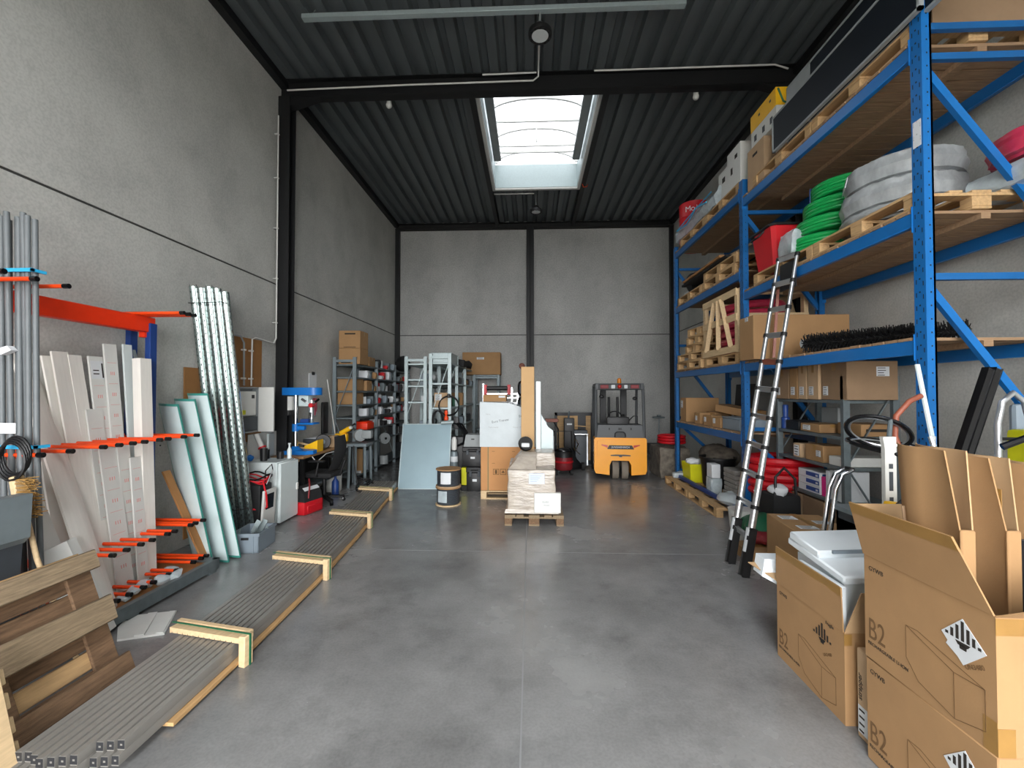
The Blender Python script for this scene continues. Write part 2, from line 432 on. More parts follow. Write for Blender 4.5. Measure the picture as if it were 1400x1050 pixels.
# ------------------------------------------------------------------ corrugated steel roof deck with the skylight opening
SX0, SX1, SY0, SY1 = -.87, 1.16, 7.15, 10.62
b = MB(); x = XL - .15; pitch = .275
while x < XR + .15:
    for (xa, za, xb, zb) in ((x, ZC, x + .135, ZC), (x + .135, ZC, x + .165, ZC + .09), (x + .165, ZC + .09, x + .245, ZC + .09), (x + .245, ZC + .09, x + .275, ZC)):
        for ya, yb in (((YF - .2, FY0), (FY1, SY0), (SY1, YB + .2)) if SX0 < (xa + xb) / 2 < SX1 else ((YF - .2, YB + .2),)):
            b.quad((xa, ya, za), (xb, ya, zb), (xb, yb, zb), (xa, yb, za))
            b.quad((xa, ya, za + .02), (xb, ya, zb + .02), (xb, yb, zb + .02), (xa, yb, za + .02))
    x += pitch
ceil = b.build('ceiling', 'deck_steel', smooth=False); ceil['kind'] = 'structure'
rb = MB()
for (xa, xb, ya, yb) in ((XL - .2, SX0, YF - .2, YB + .2), (SX1, XR + .2, YF - .2, YB + .2), (SX0, SX1, YF - .2, FY0), (SX0, SX1, FY1, SY0), (SX0, SX1, SY1, YB + .2)): rb.box(xa, xb, ya, yb, 7.0, 7.2)
rb.build('insulation', 'plastic_dark', ceil)

# ------------------------------------------------------------------ black steel frame
def ibeam_x(b, x0, x1, y, z0, z1, w=.16, t=.012):
    b.box(x0, x1, y - w/2, y + w/2, z0, z0 + t); b.box(x0, x1, y - w/2, y + w/2, z1 - t, z1); b.box(x0, x1, y - .006, y + .006, z0, z1)
def ibeam_z(b, x, y, w, z0, z1, t=.014, along='x'):
    if along == 'x': b.box(x - w/2, x - w/2 + t, y - w/2, y + w/2, z0, z1); b.box(x + w/2 - t, x + w/2, y - w/2, y + w/2, z0, z1); b.box(x - w/2, x + w/2, y - .006, y + .006, z0, z1)
    else: b.box(x - w/2, x + w/2, y - w/2, y - w/2 + t, z0, z1); b.box(x - w/2, x + w/2, y + w/2 - t, y + w/2, z0, z1); b.box(x - .006, x + .006, y - w/2, y + w/2, z0, z1)
b = MB(); ibeam_x(b, XL, XR, 6.9, 6.57, ZC - .002, .17); struct('trim_1', b, 'steel_black')
b = MB()
for x0, s in ((XL + .1, 1), (XR - .1, -1)): b.prism([(x0, 6.57), (x0 + s * .55, 6.57), (x0, 6.4)], 'y', 6.83, 6.97)
struct('trim_2', b, 'steel_black')
b = MB(); ibeam_z(b, XL + .1, 6.9, .19, 0, 6.57, along='y'); struct('trim_3', b, 'steel_black')
b = MB(); ibeam_z(b, XR - .075, 6.9, .14, 0, 6.57, along='y'); struct('trim_4', b, 'steel_black')
b = MB(); b.box(XL, XL + .12, YB - .16, YB - .02, .33, 6.7); struct('trim_5', b, 'steel_black')
b = MB(); b.box(XR - .1, XR, YB - .16, YB - .02, .33, 6.7); struct('trim_6', b, 'steel_black')
b = MB(); ibeam_z(b, 0, YB - .11, .22, 0, 6.7, along='y'); struct('trim_7', b, 'steel_black')
b = MB(); ibeam_x(b, XL, XR, YB - .1, 6.7, ZC - .002, .2); struct('trim_8', b, 'steel_black')
for i, x in ((9, XL + .06), (10, XR - .06)):
    b = MB(); b.box(x - .06, x + .06, YF, YB - .2, 6.74, ZC - .002); struct('trim_%d' % i, b, 'steel_black')
for i, x in ((11, SX0 - .1), (12, SX1 + .1)):
    b = MB(); b.box(x - .05, x + .05, 7.0, YB - .2, 6.72, ZC - .002); struct('trim_%d' % i, b, 'steel_black')
b = MB(); ibeam_x(b, XL, XR, 1.5, 6.57, ZC - .002, .17); struct('trim_13', b, 'steel_black')

# ------------------------------------------------------------------ barrel skylight
sk = bpy.data.objects.new('window_1', None); COL.objects.link(sk); sk['kind'] = 'structure'; MW[sk] = Matrix()
b = MB(); zt = 7.36
b.box(SX0, SX0 + .03, SY0, SY1, 6.8, zt); b.box(SX1 - .03, SX1, SY0, SY1, 6.8, zt); b.box(SX0, SX1, SY0, SY0 + .03, 6.8, zt); b.box(SX0, SX1, SY1 - .03, SY1, 6.8, zt)
b.build('upstand', 'galv_light', sk)
b = MB()
for z0, z1, e in ((6.76, 6.8, .06),):
    b.box(SX0 - e, SX0 + .02, SY0, SY1 + e, z0, z1); b.box(SX1 - .02, SX1 + e, SY0, SY1 + e, z0, z1); b.box(SX0, SX1, SY1 - .02, SY1 + e, z0, z1)
b.build('flange', 'white', sk)
cx = (SX0 + SX1) / 2; hw = (SX1 - SX0) / 2 - .05
def arch(y, hw_, z0, rise, n=16): return [(cx - hw_ * math.cos(PI * i / n), y, z0 + rise * math.sin(PI * i / n)) for i in range(n + 1)]
for y in (8.6, 9.6, 10.5): MB().sweep([(-.03, -.02), (.03, -.02), (.03, .02), (-.03, .02)], arch(y, hw, zt, .3), up=(0, 1, 0)).build('arch_rib', 'white', sk)
for y in (8.85, 9.74, 10.0): MB().box(cx - hw, cx + hw, y - .015, y + .015, zt - .04, zt - .01).build('cross_bar', 'white', sk)
MB().cyl((cx, 9.6, zt - .02), (cx, 9.6, zt + .29), .022).build('strut', 'white', sk)
for x0, x1 in ((SX0 + .06, SX0 + .22), (SX1 - .22, SX1 - .06)): MB().box(x0, x1, 7.55, 9.75, 7.0, 7.07, .01).build('actuator_cover', 'grey_mid', sk); MB().box(x0 + .02, x1 - .02, 7.22, 7.5, 7.0, 7.05, .01).build('motor', 'white', sk)
b = MB(); A0 = arch(SY0 - .02, hw + .05, zt, .34); A1 = arch(SY1 + .02, hw + .05, zt, .34)
for i in range(16): b.quad(A0[i], A0[i + 1], A1[i + 1], A1[i])
for A in (A0, A1):
    for i in range(16): b.quad((A[i][0], A[i][1], zt), (A[i + 1][0], A[i + 1][1], zt), A[i + 1], A[i])
b.build('glazing', 'dome', sk)
# second skylight, added out of view in the front bay to light the foreground
dm2 = dm.copy(); dm2.name = 'dome_sheet_clear'
for n in dm2.node_tree.nodes:
    if n.type == 'BSDF_TRANSPARENT': n.inputs[0].default_value = (.75, .76, .77, 1)
MATS['dome_clear'] = dm2
sk2 = bpy.data.objects.new('window_2', None); COL.objects.link(sk2); sk2['kind'] = 'structure'; MW[sk2] = Matrix()
b = MB(); b.box(SX0, SX0 + .03, FY0, FY1, 6.8, zt); b.box(SX1 - .03, SX1, FY0, FY1, 6.8, zt); b.box(SX0, SX1, FY0, FY0 + .03, 6.8, zt); b.box(SX0, SX1, FY1 - .03, FY1, 6.8, zt)
b.build('upstand', 'galv_light', sk2)
b = MB(); A0 = arch(FY0 - .02, hw + .05, zt, .34); A1 = arch(FY1 + .02, hw + .05, zt, .34)
for i in range(16): b.quad(A0[i], A0[i + 1], A1[i + 1], A1[i])
for A in (A0, A1):
    for i in range(16): b.quad((A[i][0], A[i][1], zt), (A[i + 1][0], A[i + 1][1], zt), A[i + 1], A[i])
b.build('glazing', 'dome_clear', sk2)
# ================================================================== along the concrete wall with the bar rack
# ------------------------------------------------------------------ upright bar rack
rk = thing('bar_rack', 'tall storage rack with orange arms, navy posts and grey steel foot platform', 'rack', (-3.6, 3.3, 0))
b = MB(); b.box(-3.2, -3.15, 1.7, 4.36, .03, .13); b.box(-4.0, -3.95, 1.7, 4.36, .03, .13); b.box(-4.0, -3.15, 4.3, 4.36, .03, .13); b.box(-4.0, -3.15, 1.7, 1.76, .03, .13)
b.build('base_frame', 'galv_dark', rk, True)
MB().box(-3.95, -3.2, 1.76, 4.3, .075, .1).build('base_board', 'ply_brown', rk, True)
for x in (-3.19, -3.9):
    for y in (1.8, 3.4, 4.28): MB().box(x - .035, x + .035, y - .05, y + .05, 0, .03).build('foot', 'galv_dark', rk, True)
for y in (2.2, 4.16):
    for x in (-3.73, -3.93):
        MB().box(x - .028, x + .028, y - .04, y + .04, .1, 2.48, .004).build('upright', 'navy', rk, True)
    MB().bar((-3.93, y, 1.0), (-3.73, y, 1.5), .03, .012).build('brace', 'galv_light', rk, True); MB().bar((-3.73, y, 1.6), (-3.93, y, 2.3), .03, .012).build('brace', 'galv_light', rk, True)
MB().box(-3.8, -3.72, 1.6, 4.2, 2.39, 2.54, .006).build('crossbeam', 'orange_red', rk, True)
MB().box(-3.8, -3.74, 4.1, 4.2, 2.34, 2.4).build('bracket', 'orange_red', rk, True)
for z in (1.33, .49, .16): MB().box(-3.86, -3.8, 1.6, 4.34, z - .02, z + .03, .004).build('crossbeam', 'orange_red', rk, True)
for y in (3.22, 3.9): MB().box(-3.8, -3.78, y, y + .05, 1.3, 1.42).build('bracket', 'orange', rk, True)
ROWS = ((2.55, (2.56, 2.74, 2.94, 3.97, 4.04, 4.11)), (1.385, (2.8, 2.99, 3.23, 3.36, 3.48, 3.59, 3.74, 3.83, 4.01, 4.17)),
        (.53, (3.32, 3.44, 3.57, 3.68, 3.84, 3.92, 4.11, 4.17, 4.27)), (.16, (3.36, 3.47, 3.6, 3.7, 3.86, 3.95, 4.15, 4.25, 4.32)))
a0 = None
for z, ys in ROWS:
    for y in ys:
        if a0 is None:
            a0 = MB().cyl((0, 0, 0), (.56, 0, 0), .0145, 10).build('arm', 'orange', rk); k0 = MB().cyl((.55, 0, 0), (.59, 0, 0), .018, 10).build('arm_cap', 'black_gloss', a0)
            a = a0
        else: a = copy_tree(a0, None, None, rk)
        a.location = V((-3.83, y, z)) - V((-3.6, 3.3, 0))
# ------------------------------------------------------------------ boards standing in the rack
def lean(name, label, bot, top, w, t, m, group, prof=None, marks=0, paper=None, cat='board'):
    """a board standing at bot and leaning to top; w runs along the wall"""
    bot, top = V(bot), V(top); d = (top - bot); L = d.length; d.normalize(); yv = V((0, 1, 0)); yv = (yv - d * yv.dot(d)).normalized(); n = yv.cross(d)
    M = Matrix((yv, n, d)).transposed().to_4x4(); M.translation = bot
    o = thing(name, label, cat, M=M, group=group)
    if prof: b = MB(); b.rings([[V((x, y, 0)) for x, y in prof], [V((x, y, L)) for x, y in prof]])
    else: b = MB().box(-w/2, w/2, -t, 0, 0, L, .002)
    if marks:
        b.mi = 1; z = .1 + RND.random() * .1
        while z < L - .2:
            for k in (-1, 0, 1): b.box(k * w * .13 - .003, k * w * .13 + .003, -.0002, .0012, z, z + .03)
            b.box(-w * .35, w * .35, -.0002, .001, z + .11, z + .113); z += .19
    body = b.build('board', [m, 'red_print'], o)
    if paper:
        MB().box(-w * .42, w * .42, 0, .0015, L - .2, L - .04).build('label_sticker', 'paper', o); MB().box(w * .3, w * .4, .001, .0025, L - .19, L - .06).box(-w * .3, w * .1, .001, .0025, L - .13, L - .12).box(-w * .3, w * .1, .001, .0025, L - .16, L - .15).build('print', 'ink', o)
    return o
GB = 'white boards standing in the bar rack'
Lp = lambda w1, w2: [(-w1, 0), (0, 0), (w2, -w2 * .5), (w2 + .005, -w2 * .5 - .018), (0, -.02), (-w1, -.02)]
lean('trim_board', 'long off-white L-shaped trim board, tallest beside the grey pipes', (-3.24, 3.3, .1), (-3.97, 3.27, 2.17), .14, .02, 'white_wood', GB, Lp(.1, .11))
lean('trim_board', 'short wide off-white trim board in front of the tallest one by the broom', (-3.22, 3.1, .1), (-3.74, 3.1, 1.25), .2, .02, 'white', GB, Lp(.15, .07))
lean('wooden_board', 'grey-white board mostly hidden behind the tallest L-shaped trim', (-3.56, 3.33, .1), (-3.96, 3.33, 2.11), .14, .018, 'white', GB)
lean('trim_board', 'slim off-white strip beside the row of knotty white boards', (-3.5, 3.42, .1), (-3.9, 3.38, 2.1), .08, .018, 'white_wood', GB)
lean('wooden_board', 'wide knotty off-white board, first of the knotty pair', (-3.5, 3.49, .1), (-3.87, 3.45, 2.14), .13, .018, 'white_wood', GB)
lean('wooden_board', 'knotty off-white board beside the red-printed boards, second of the knotty pair', (-3.51, 3.59, .1), (-3.86, 3.56, 2.12), .11, .018, 'white_wood', GB)
lean('printed_board', 'red-printed white board with a paper label at its top', (-3.57, 3.73, .1), (-3.82, 3.7, 2.12), .13, .018, 'white', GB, marks=1, paper=1)
lean('printed_board', 'red-printed white board of middle height, behind the shorter printed ones', (-3.53, 3.65, .1), (-3.75, 3.63, 1.66), .14, .016, 'white', GB, marks=1)
lean('printed_board', 'short red-printed white board at the front of the printed ones', (-3.48, 3.68, .1), (-3.65, 3.66, 1.32), .16, .016, 'white', GB, marks=1)
lean('printed_board', 'red-printed white board just behind the shortest printed one', (-3.52, 3.81, .1), (-3.64, 3.79, 1.34), .12, .016, 'white', GB, marks=1)
lean('printed_board', 'shortest red-printed white board, next to the plain white post', (-3.47, 3.84, .1), (-3.56, 3.83, 1.22), .11, .016, 'white', GB, marks=1)
lean('trim_board', 'tall slim white board with faint red print behind the labelled one', (-3.59, 3.83, .1), (-3.8, 3.81, 2.24), .12, .018, 'white', GB, marks=1)
lean('trim_board', 'tall narrow white strip next to the navy post', (-3.62, 3.97, .1), (-3.76, 3.94, 2.25), .09, .018, 'white_gloss', GB)
lean('white_post', 'plain square white post standing in front of the navy uprights', (-3.5, 3.95, .1), (-3.58, 3.94, 2.12), .12, .08, 'white_wood', GB, cat='post')
lean('trim_board', 'low white skirting offcut leaning behind the old pallet', (-3.12, 3.1, .02), (-3.35, 3.0, .72), .26, .02, 'white', GB, [(-.13, 0), (.02, 0), (.05, .012), (.08, 0), (.13, -.004), (.13, -.02), (-.13, -.02)])
# ------------------------------------------------------------------ white covered sheets with teal edges
GP = 'white covered sheets with teal edges'
def sheet(label, bot, top, wv, bow):
    bot, top, wv = V(bot), V(top), V(wv); o = thing('shutter_sheet', label, 'panel', bot, 0, GP)
    d = (top - bot).normalized(); w = wv.length; wv = wv.normalized(); n = wv.cross(d).normalized()
    if n.y > 0: n = -n
    prof = lambda s0, s1, off: [(wv * (w * s) + n * (bow * (1 - (2 * s - 1) ** 2) + off)) for s in [s0 + (s1 - s0) * i / 10 for i in range(11)]]
    def sl(s0, s1, o0, o1, p0, p1, nm, m):
        b = MB(); r = prof(s0, s1, o0) + prof(s0, s1, o1)[::-1]
        b.rings([[p0 + q for q in r], [p1 + q for q in r]]).build(nm, m, o, True)
    sl(-.49, .49, -.006, .006, bot + d * .02, top, 'sheet', 'mint'); sl(.485, .5, -.009, .009, bot, top, 'edge_strip', 'teal_edge'); sl(-.5, -.49, -.009, .009, bot, top, 'edge_strip', 'teal_edge')
    sl(-.5, .5, -.01, .01, top, top + d * .025, 'end_cap', 'teal_edge'); sl(-.5, .5, -.01, .01, bot, bot + d * .02, 'end_cap', 'teal_edge')
    b = MB()
    for z in (.25, .5, .75): q = bot + (top - bot) * z + wv * (-w * .44) + n * .008; b.ball(q, .008, n=8)
    b.build('screw', 'black', o, True)
sheet('white sheet with teal edges next to the navy post, lowest of three', (-3.43, 4.47, .012), (-3.81, 4.44, 1.66), (.36, -.03, 0), .035)
sheet('white sheet with teal edges, middle of three leaning ones', (-3.35, 4.58, .012), (-3.72, 4.55, 1.71), (.34, .0, 0), .035)
sheet('white sheet with teal edges beside the galvanised profiles, tallest of three', (-3.3, 4.7, .012), (-3.66, 4.66, 1.77), (.3, .03, 0), .035)
# brown board leaning behind them
o = lean('plywood_strip', 'brown curved plywood offcut leaning low behind the white sheets', (-3.32, 4.38, .13), (-3.74, 4.38, 1.0), .09, .02, 'ply_brown', None)
# ------------------------------------------------------------------ galvanised perforated profiles
GS = 'galvanised perforated profiles leaning in the corner of the rack'
for i in range(5):
    bot = V((-3.86 + .085 * i, 5.36 + .02 * i, 0)); top = V((-3.99 + .088 * i, 5.02 + .01 * i, 3.06 - (.06 if i == 4 else .02 * (i % 2))))
    d = (top - bot).normalized(); L = (top - bot).length; xv = V((-.86, -.5, 0)); xv = (xv - d * xv.dot(d)).normalized(); n = d.cross(xv); M = Matrix((xv, n, d)).transposed().to_4x4(); M.translation = bot
    o = thing('steel_profile', ('perforated galvanised steel profile, %s of five leaning together' % ['first from the white sheets', 'second from the white sheets', 'middle one', 'second from the wall box', 'slightly shorter one next to the wall box'][i]), 'profile', M=M, group=GS)
    p = [(-.041, 0), (-.041, .05), (-.037, .05), (-.037, .004), (.037, .004), (.037, .05), (.041, .05), (.041, 0)]
    p = [(x, -y) for x, y in p]
    pr = [(-.046, .0), (-.041, .028), (-.022, .04), (.022, .04), (.041, .028), (.046, .0), (.04, .0), (.036, .024), (.019, .036), (-.019, .036), (-.036, .024), (-.04, .0)]
    b = MB(); b.rings([[V((x, y, z)) for x, y in pr] for z in (0, L)]); b.mi = 1
    for k in range(int(L / .075)):
        z = .04 + k * .075
        b.box(-.005, .005, .0395, .0406, z, z + .03)
        for sx in (-1, 1): b.obox(TR(sx * .0318, .0348, z + .05, -sx * .56), .006, .0014, .022)
    b.build('channel', ['galv_profile', 'black'], o)
for z, nm in ((2.86, 'upper'), (.38, 'lower')):
    f = 1 - z / 3.05; x0 = -4.035 + .13 * f; y0 = 5.03 + .34 * f
    b = MB(); b.tube([(x0, y0 - .06, z), (x0 + .2, y0 - .125, z - .015), (x0 + .42, y0 - .1, z), (x0 + .44, y0 - .02, z)], .005, 6)
    solid('tie_wire', b, 'black', 'black tie wire around the galvanised profiles, %s one' % nm, 'wire')
# ------------------------------------------------------------------ grey pipes standing in front
GQ = 'grey plastic pipes standing at the end of the rack'
for i in range(9):
    f = i / 8; bx = -3.62 + .031 * i; by = 2.81 - .02 * (i % 2)
    b = MB(); b.tube([(bx + .13, by + .02, 0), (bx + .07, by, 1.5), (bx, by + (.02 if i % 3 else 0), 3.02 - .02 * (i % 3))], .0165, 10)
    solid('conduit_pipe', b, 'pvc_grey', 'long grey plastic pipe, number %s from the wall in the upright bunch' % ['one', 'two', 'three', 'four', 'five', 'six', 'seven', 'eight', 'nine'][i], 'pipe', GQ)
for z, nm in ((2.62, 'upper'), (1.44, 'lower')):
    x0 = -3.62 + .13 * (1 - z / 3.02) - .02
    b = MB(); b.box(x0, x0 + .31, 2.77, 2.785, z - .012, z + .012); b.box(x0 + .295, x0 + .31, 2.77, 2.86, z - .01, z + .01); solid('strap', b, 'cyan', 'light blue plastic strap around the grey pipes, %s one' % nm, 'strap')
b = MB(); b.box(-3.52, -3.4, 2.765, 2.771, 1.53, 1.6); solid('paper_tag', b, 'paper', 'white paper tag stuck on the grey pipes', 'label')
b = MB(); b.prism([(-3.54, 2.08), (-3.44, 2.11), (-3.41, 2.08), (-3.48, 2.05)], 'y', 2.74, 2.78); solid('white_wrapper', b, 'paper', 'crumpled white wrapper tucked around the grey pipes', 'wrapper')
# ------------------------------------------------------------------ broom, hose loops, bin
br = thing('broom', 'wooden broom standing upside down with its tan bristles up', 'broom', (-3.1, 2.66, .7))
MB().tube([(-3.27, 2.72, 1.06), (-3.2, 2.74, .72), (-3.05, 2.86, .02)], .0145, 10).build('handle', 'pine_pale', br, True)
MB().obox(TR(-3.29, 2.71, 1.13, 0, 0, -.2), .04, .07, .27, .008).build('head_block', 'pine_pale', br, True)
b = MB()
for i in range(10):
    for j in range(4):
        for k in range(3):
            z = 1.01 + .026 * i; y = 2.68 + .018 * j
            p = V((-3.27 - .05 * (i - 4.5) / 9, y, z)); b.tube([p, p + V((.085 + RND.uniform(-.01, .012), RND.uniform(-.02, .02), RND.uniform(-.02, .02) - .002 * (i - 4)))], .0028, 4)
b.build('bristles', 'bristle', br, True)
b = MB()
for k in range(4):
    b.tube([(-3.32 + .08 * math.sin(t) * 1.2, 2.68 + .01 * k, 1.36 + .12 * math.cos(t) + .012 * k) for t in [2 * PI * i / 20 for i in range(20)]], .009, 6, True)
solid('cable_loop', b, 'black', 'black cable loops hanging beside the broom', 'cable')
bn = thing('waste_bin', 'dark grey plastic bin with thick ribbed rim below the broom', 'bin', (-3.32, 2.52, 0))
b = MB(); b.rings([[V((-3.32 + x * k, 2.5 + y * k, z)) for x, y in ((-.15, -.15), (.15, -.15), (.15, .15), (-.15, .15))] for z, k in ((0, .75), (.92, .95), (.93, 1.02), (1.04, 1.05), (1.04, .98), (.1, .7))]); b.build('tub', 'plastic_dark', bn, True, smooth=False)
MB().obox(TR(-3.32, 2.5, 1.07, .0), .33, .33, .05, .012).build('lid', 'plastic_dark', bn, True)
b = MB(); b.prism([(-3.17, .86), (-3.13, .9), (-3.12, 1.17), (-3.2, 1.17)], 'y', 2.36, 2.64); b.build('flap', 'steel_grey', bn, True)
# ------------------------------------------------------------------ the weathered pallet leaning on its edge
u = V((-.35, 0, .937)).normalized(); n = V((u.z, 0, -u.x)); M = Matrix((V((0, -1, 0)), u, -n)).transposed().to_4x4()
def oldpallet():
    o = V((-2.5, 2.12, .055)) + u * .4; M.translation = o
    t = thing('wooden_pallet', 'weathered brown wooden pallet leaning on its edge beside the grey profiles', 'pallet', M=M)
    L, W = 1.2, .8
    for y, w, mm in ((-W/2 + .06, .12, 'old_wood'), (.02, .16, 'old_wood_pale'), (W/2 - .06, .12, 'old_wood_pale')): MB().box(-L/2, L/2, y - w/2, y + w/2, 0, .024, .006).jitter(.006, 5, 1).build('bottom_board', mm, t)
    for x in (-L/2 + .06, 0, L/2 - .06):
        for y in (-W/2 + .06, .02, W/2 - .06): MB().box(x - .055, x + .055, y - .05, y + .05, .024, .1, .006).build('block', 'old_wood', t)
        MB().box(x - .075, x + .075, -W/2, W/2, .1, .122, .004).build('stringer_board', 'old_wood', t)
    for i, y in enumerate((-.345, -.225, -.105, .015, .135, .25, .355)): MB().box(-L/2 + .01 * (i % 3), L/2, y - .054, y + .054, .122, .144, .004).build('deck_board', 'pine' if i in (1, 3, 6) else 'old_wood', t)
oldpallet()
fr = thing('slatted_crate', 'pale new wooden slatted frame standing at the frame corner before the old pallet', 'frame', (-2.4, 1.4, 0))
for z in (.13, .24, .35, .46): MB().obox(TR(-2.4 - (z - .1) * .25, 1.5, z, 0, 0, -.25), .02, 1.0, .075, .004).build('slat', 'pine_pale', fr, True)
for y in (1.06, 1.5, 1.92): MB().obox(TR(-2.44, y, .3, 0, 0, -.25), .045, .1, .6, .006).build('batten', 'pine_pale', fr, True)
# ------------------------------------------------------------------ long grey aluminium profiles on the floor
RX = [(2.02, -1.93), (2.8, -1.94), (4.0, -2.0), (5.4, -2.14), (7.0, -2.35), (8.2, -2.5)]
def rx(y):
    for (a, xa), (c, xc) in zip(RX, RX[1:]):
        if y <= c: return xa + (xc - xa) * (y - a) / (c - a)
    return RX[-1][1]
GL = 'grey aluminium profiles lying in the long floor bundle'
ORD = ['first', 'second', 'third', 'fourth', 'fifth', 'sixth', 'seventh', 'eighth', 'ninth', 'tenth']
for row in range(2):
    for i in range(10):
        y0 = 1.95 - .008 * i + (.06 * RND.random() if i > 6 else 0) + (.03 if row else 0) - (.13 if i > 6 else 0) * (1 - row) * 0; x_off = -.0225 - .0455 * i; z0 = .045 + .05 * row
        if i < 3: y0 += .07
        ys = [y0] + [y for y in (2.8, 3.4, 4.0, 4.7, 5.4, 6.2, 7.0, 7.6)] + [8.2 - .02 * (i % 3)]
        pr = [(-.0215, 0), (.0215, 0), (.0215, .049), (.016, .049), (.016, .012), (-.016, .012), (-.016, .049), (-.0215, .049)] if 0 else [(-.0175, .0), (.0175, 0), (.0175, .045), (.0155, .048), (-.0155, .048), (-.0175, .045)]
        nm = 'long grey aluminium profile, %s from the open floor in the %s layer of the bundle' % (ORD[i], 'top' if row else 'lower')
        o = thing('aluminium_profile', nm, 'profile', (rx(y0) + x_off, y0, z0), 0, GL)
        MB().sweep([(-x, y) for x, y in pr], [(rx(y) + x_off, y, z0) for y in ys]).build('extrusion', 'profile_grey', o, True)
        b = MB(); xe = rx(y0) + x_off
        b.box(xe - .0165, xe - .006, y0 - .0012, y0 + .002, z0 + .006, z0 + .046).box(xe + .006, xe + .0165, y0 - .0012, y0 + .002, z0 + .006, z0 + .046).box(xe - .006, xe + .006, y0 - .0012, y0 + .002, z0 + .006, z0 + .02).box(xe - .006, xe + .006, y0 - .0012, y0 + .002, z0 + .03, z0 + .046)
        b.build('end_opening', 'profile_dark', o, True)
b = MB(); b.sweep([(-.03, .02), (.03, .02), (.03, .04), (-.03, .04)], [(rx(y) + .0, y, 0) for y in (2.3, 2.8, 3.4, 4.0, 4.7, 5.4, 6.2, 7.0, 8.1)])
solid('wooden_batten', b, 'pine_y', 'thin tan wooden batten under the open side of the grey profiles', 'batten')
for k, (y, ln) in enumerate(((2.87, 'first'), (4.2, 'second'), (5.8, 'third'), (7.3, 'last'))):
    x1 = rx(y) + .035; x0 = x1 - .56; a = -.2
    sp = thing('wooden_spacer', 'pale wooden comb spacer over the grey profiles, %s from the old pallet' % ln, 'spacer', (x1, y, 0), a)
    b = MB(); prof = [(-.58, .145), (-.58, .185), (.02, .185), (.02, .155)]
    xs = -.02
    prof = [(.02, .185), (-.58, .185), (-.58, .145)]
    for i in range(12):
        xx = -.565 + .0455 * i; prof += [(xx, .15), (xx + .004, .165), (xx + .008, .15)]
    prof += [(.02, .15)]
    b.prism(prof, 'y', -.03, .03).build('comb_bar', 'pine_pale', sp)
    MB().box(.0, .05, -.035, .035, .0, .2, .004).build('end_block', 'pine_pale', sp)
    MB().box(-.6, .02, .035, .07, .15, .2, .003).build('top_bar', 'pine_pale', sp)
    b = MB(); b.box(-.6, .055, .0, .014, .2, .204); b.box(.051, .055, .0, .014, .0, .2); b.build('strap', 'green_dark', sp)
b = MB(); b.prism([(-2.99, 3.09), (-2.72, 3.19), (-2.9, 3.52), (-3.22, 3.42), (-3.14, 3.25)], 'z', 0, .014).prism([(-2.9, 3.13), (-2.84, 3.15), (-3.02, 3.47), (-3.08, 3.45)], 'z', .014, .026); b.prism([(-2.78, 3.18), (-2.73, 3.19), (-2.9, 3.51), (-2.94, 3.5)], 'z', .014, .02)
solid('trim_offcut', b, 'white', 'white plastic trim offcut lying on the floor', 'offcut')
b = MB()
for k in range(6): b.ball((-3.3 + RND.uniform(-.07, .07), 3.5 + .1 * k, .14), .05, (1.1, 1.2, .7), 10)
b.jitter(.03, 14, 4); solid('plastic_wrap', b, 'clear_film', 'crumpled clear plastic wrap on the rack platform', 'wrap')
# ================================================================== work corner: crate, fridge, drill press, bench, chair
cr = thing('plastic_crate', 'grey plastic crate holding galvanised brackets on the floor', 'crate', (-3.22, 5.02, 0), .12)
b = MB(); w, d, h = .3, .4, .22
b.box(-w/2, w/2, -d/2, d/2, 0, .01); b.box(-w/2, -w/2 + .012, -d/2, d/2, 0, h); b.box(w/2 - .012, w/2, -d/2, d/2, 0, h); b.box(-w/2, w/2, -d/2, -d/2 + .012, 0, h); b.box(-w/2, w/2, d/2 - .012, d/2, 0, h)
b.build('tub', 'plastic_grey', cr)
b = MB(); b.box(-w/2 - .012, w/2 + .012, -d/2 - .012, -d/2 + .006, h - .03, h); b.box(-w/2 - .012, w/2 + .012, d/2 - .006, d/2 + .012, h - .03, h); b.box(-w/2 - .012, -w/2 + .006, -d/2, d/2, h - .03, h); b.box(w/2 - .006, w/2 + .012, -d/2, d/2, h - .03, h)
for x in (-.09, .09): b.box(x - .005, x + .005, -d/2 - .008, -d/2, 0, h)
b.build('rim', 'plastic_grey', cr)
for y0, y1, x0 in ((-d/2 - .009, -d/2 - .001, -.04),): MB().box(x0, x0 + .08, y0, y1, .15, .175).build('handle_slot', 'black', cr)
for i, (dx, dy, a, l) in enumerate(((-.05, -.08, .3, 'lying at the front'), (.05, -.02, .9, 'tilted in the middle'), (-.02, .08, 1.6, 'sticking up at the rear'))):
    bk = MB(); bk.box(-.07, .07, -.03, .03, 0, .004); bk.box(-.07, -.066, -.03, .03, 0, .14); bk.box(.066, .07, -.03, .03, 0, .14); bk.lathe([(.03, 0), (.03, .01)], 14)
    bk.bm.transform(TR(-3.22 + dx, 5.02 + dy, .1 + .03 * i, a, .4, .2)); solid('steel_bracket', bk, 'galv_light', 'galvanised steel bracket in the grey crate, %s' % l, 'bracket', 'brackets in the grey crate')
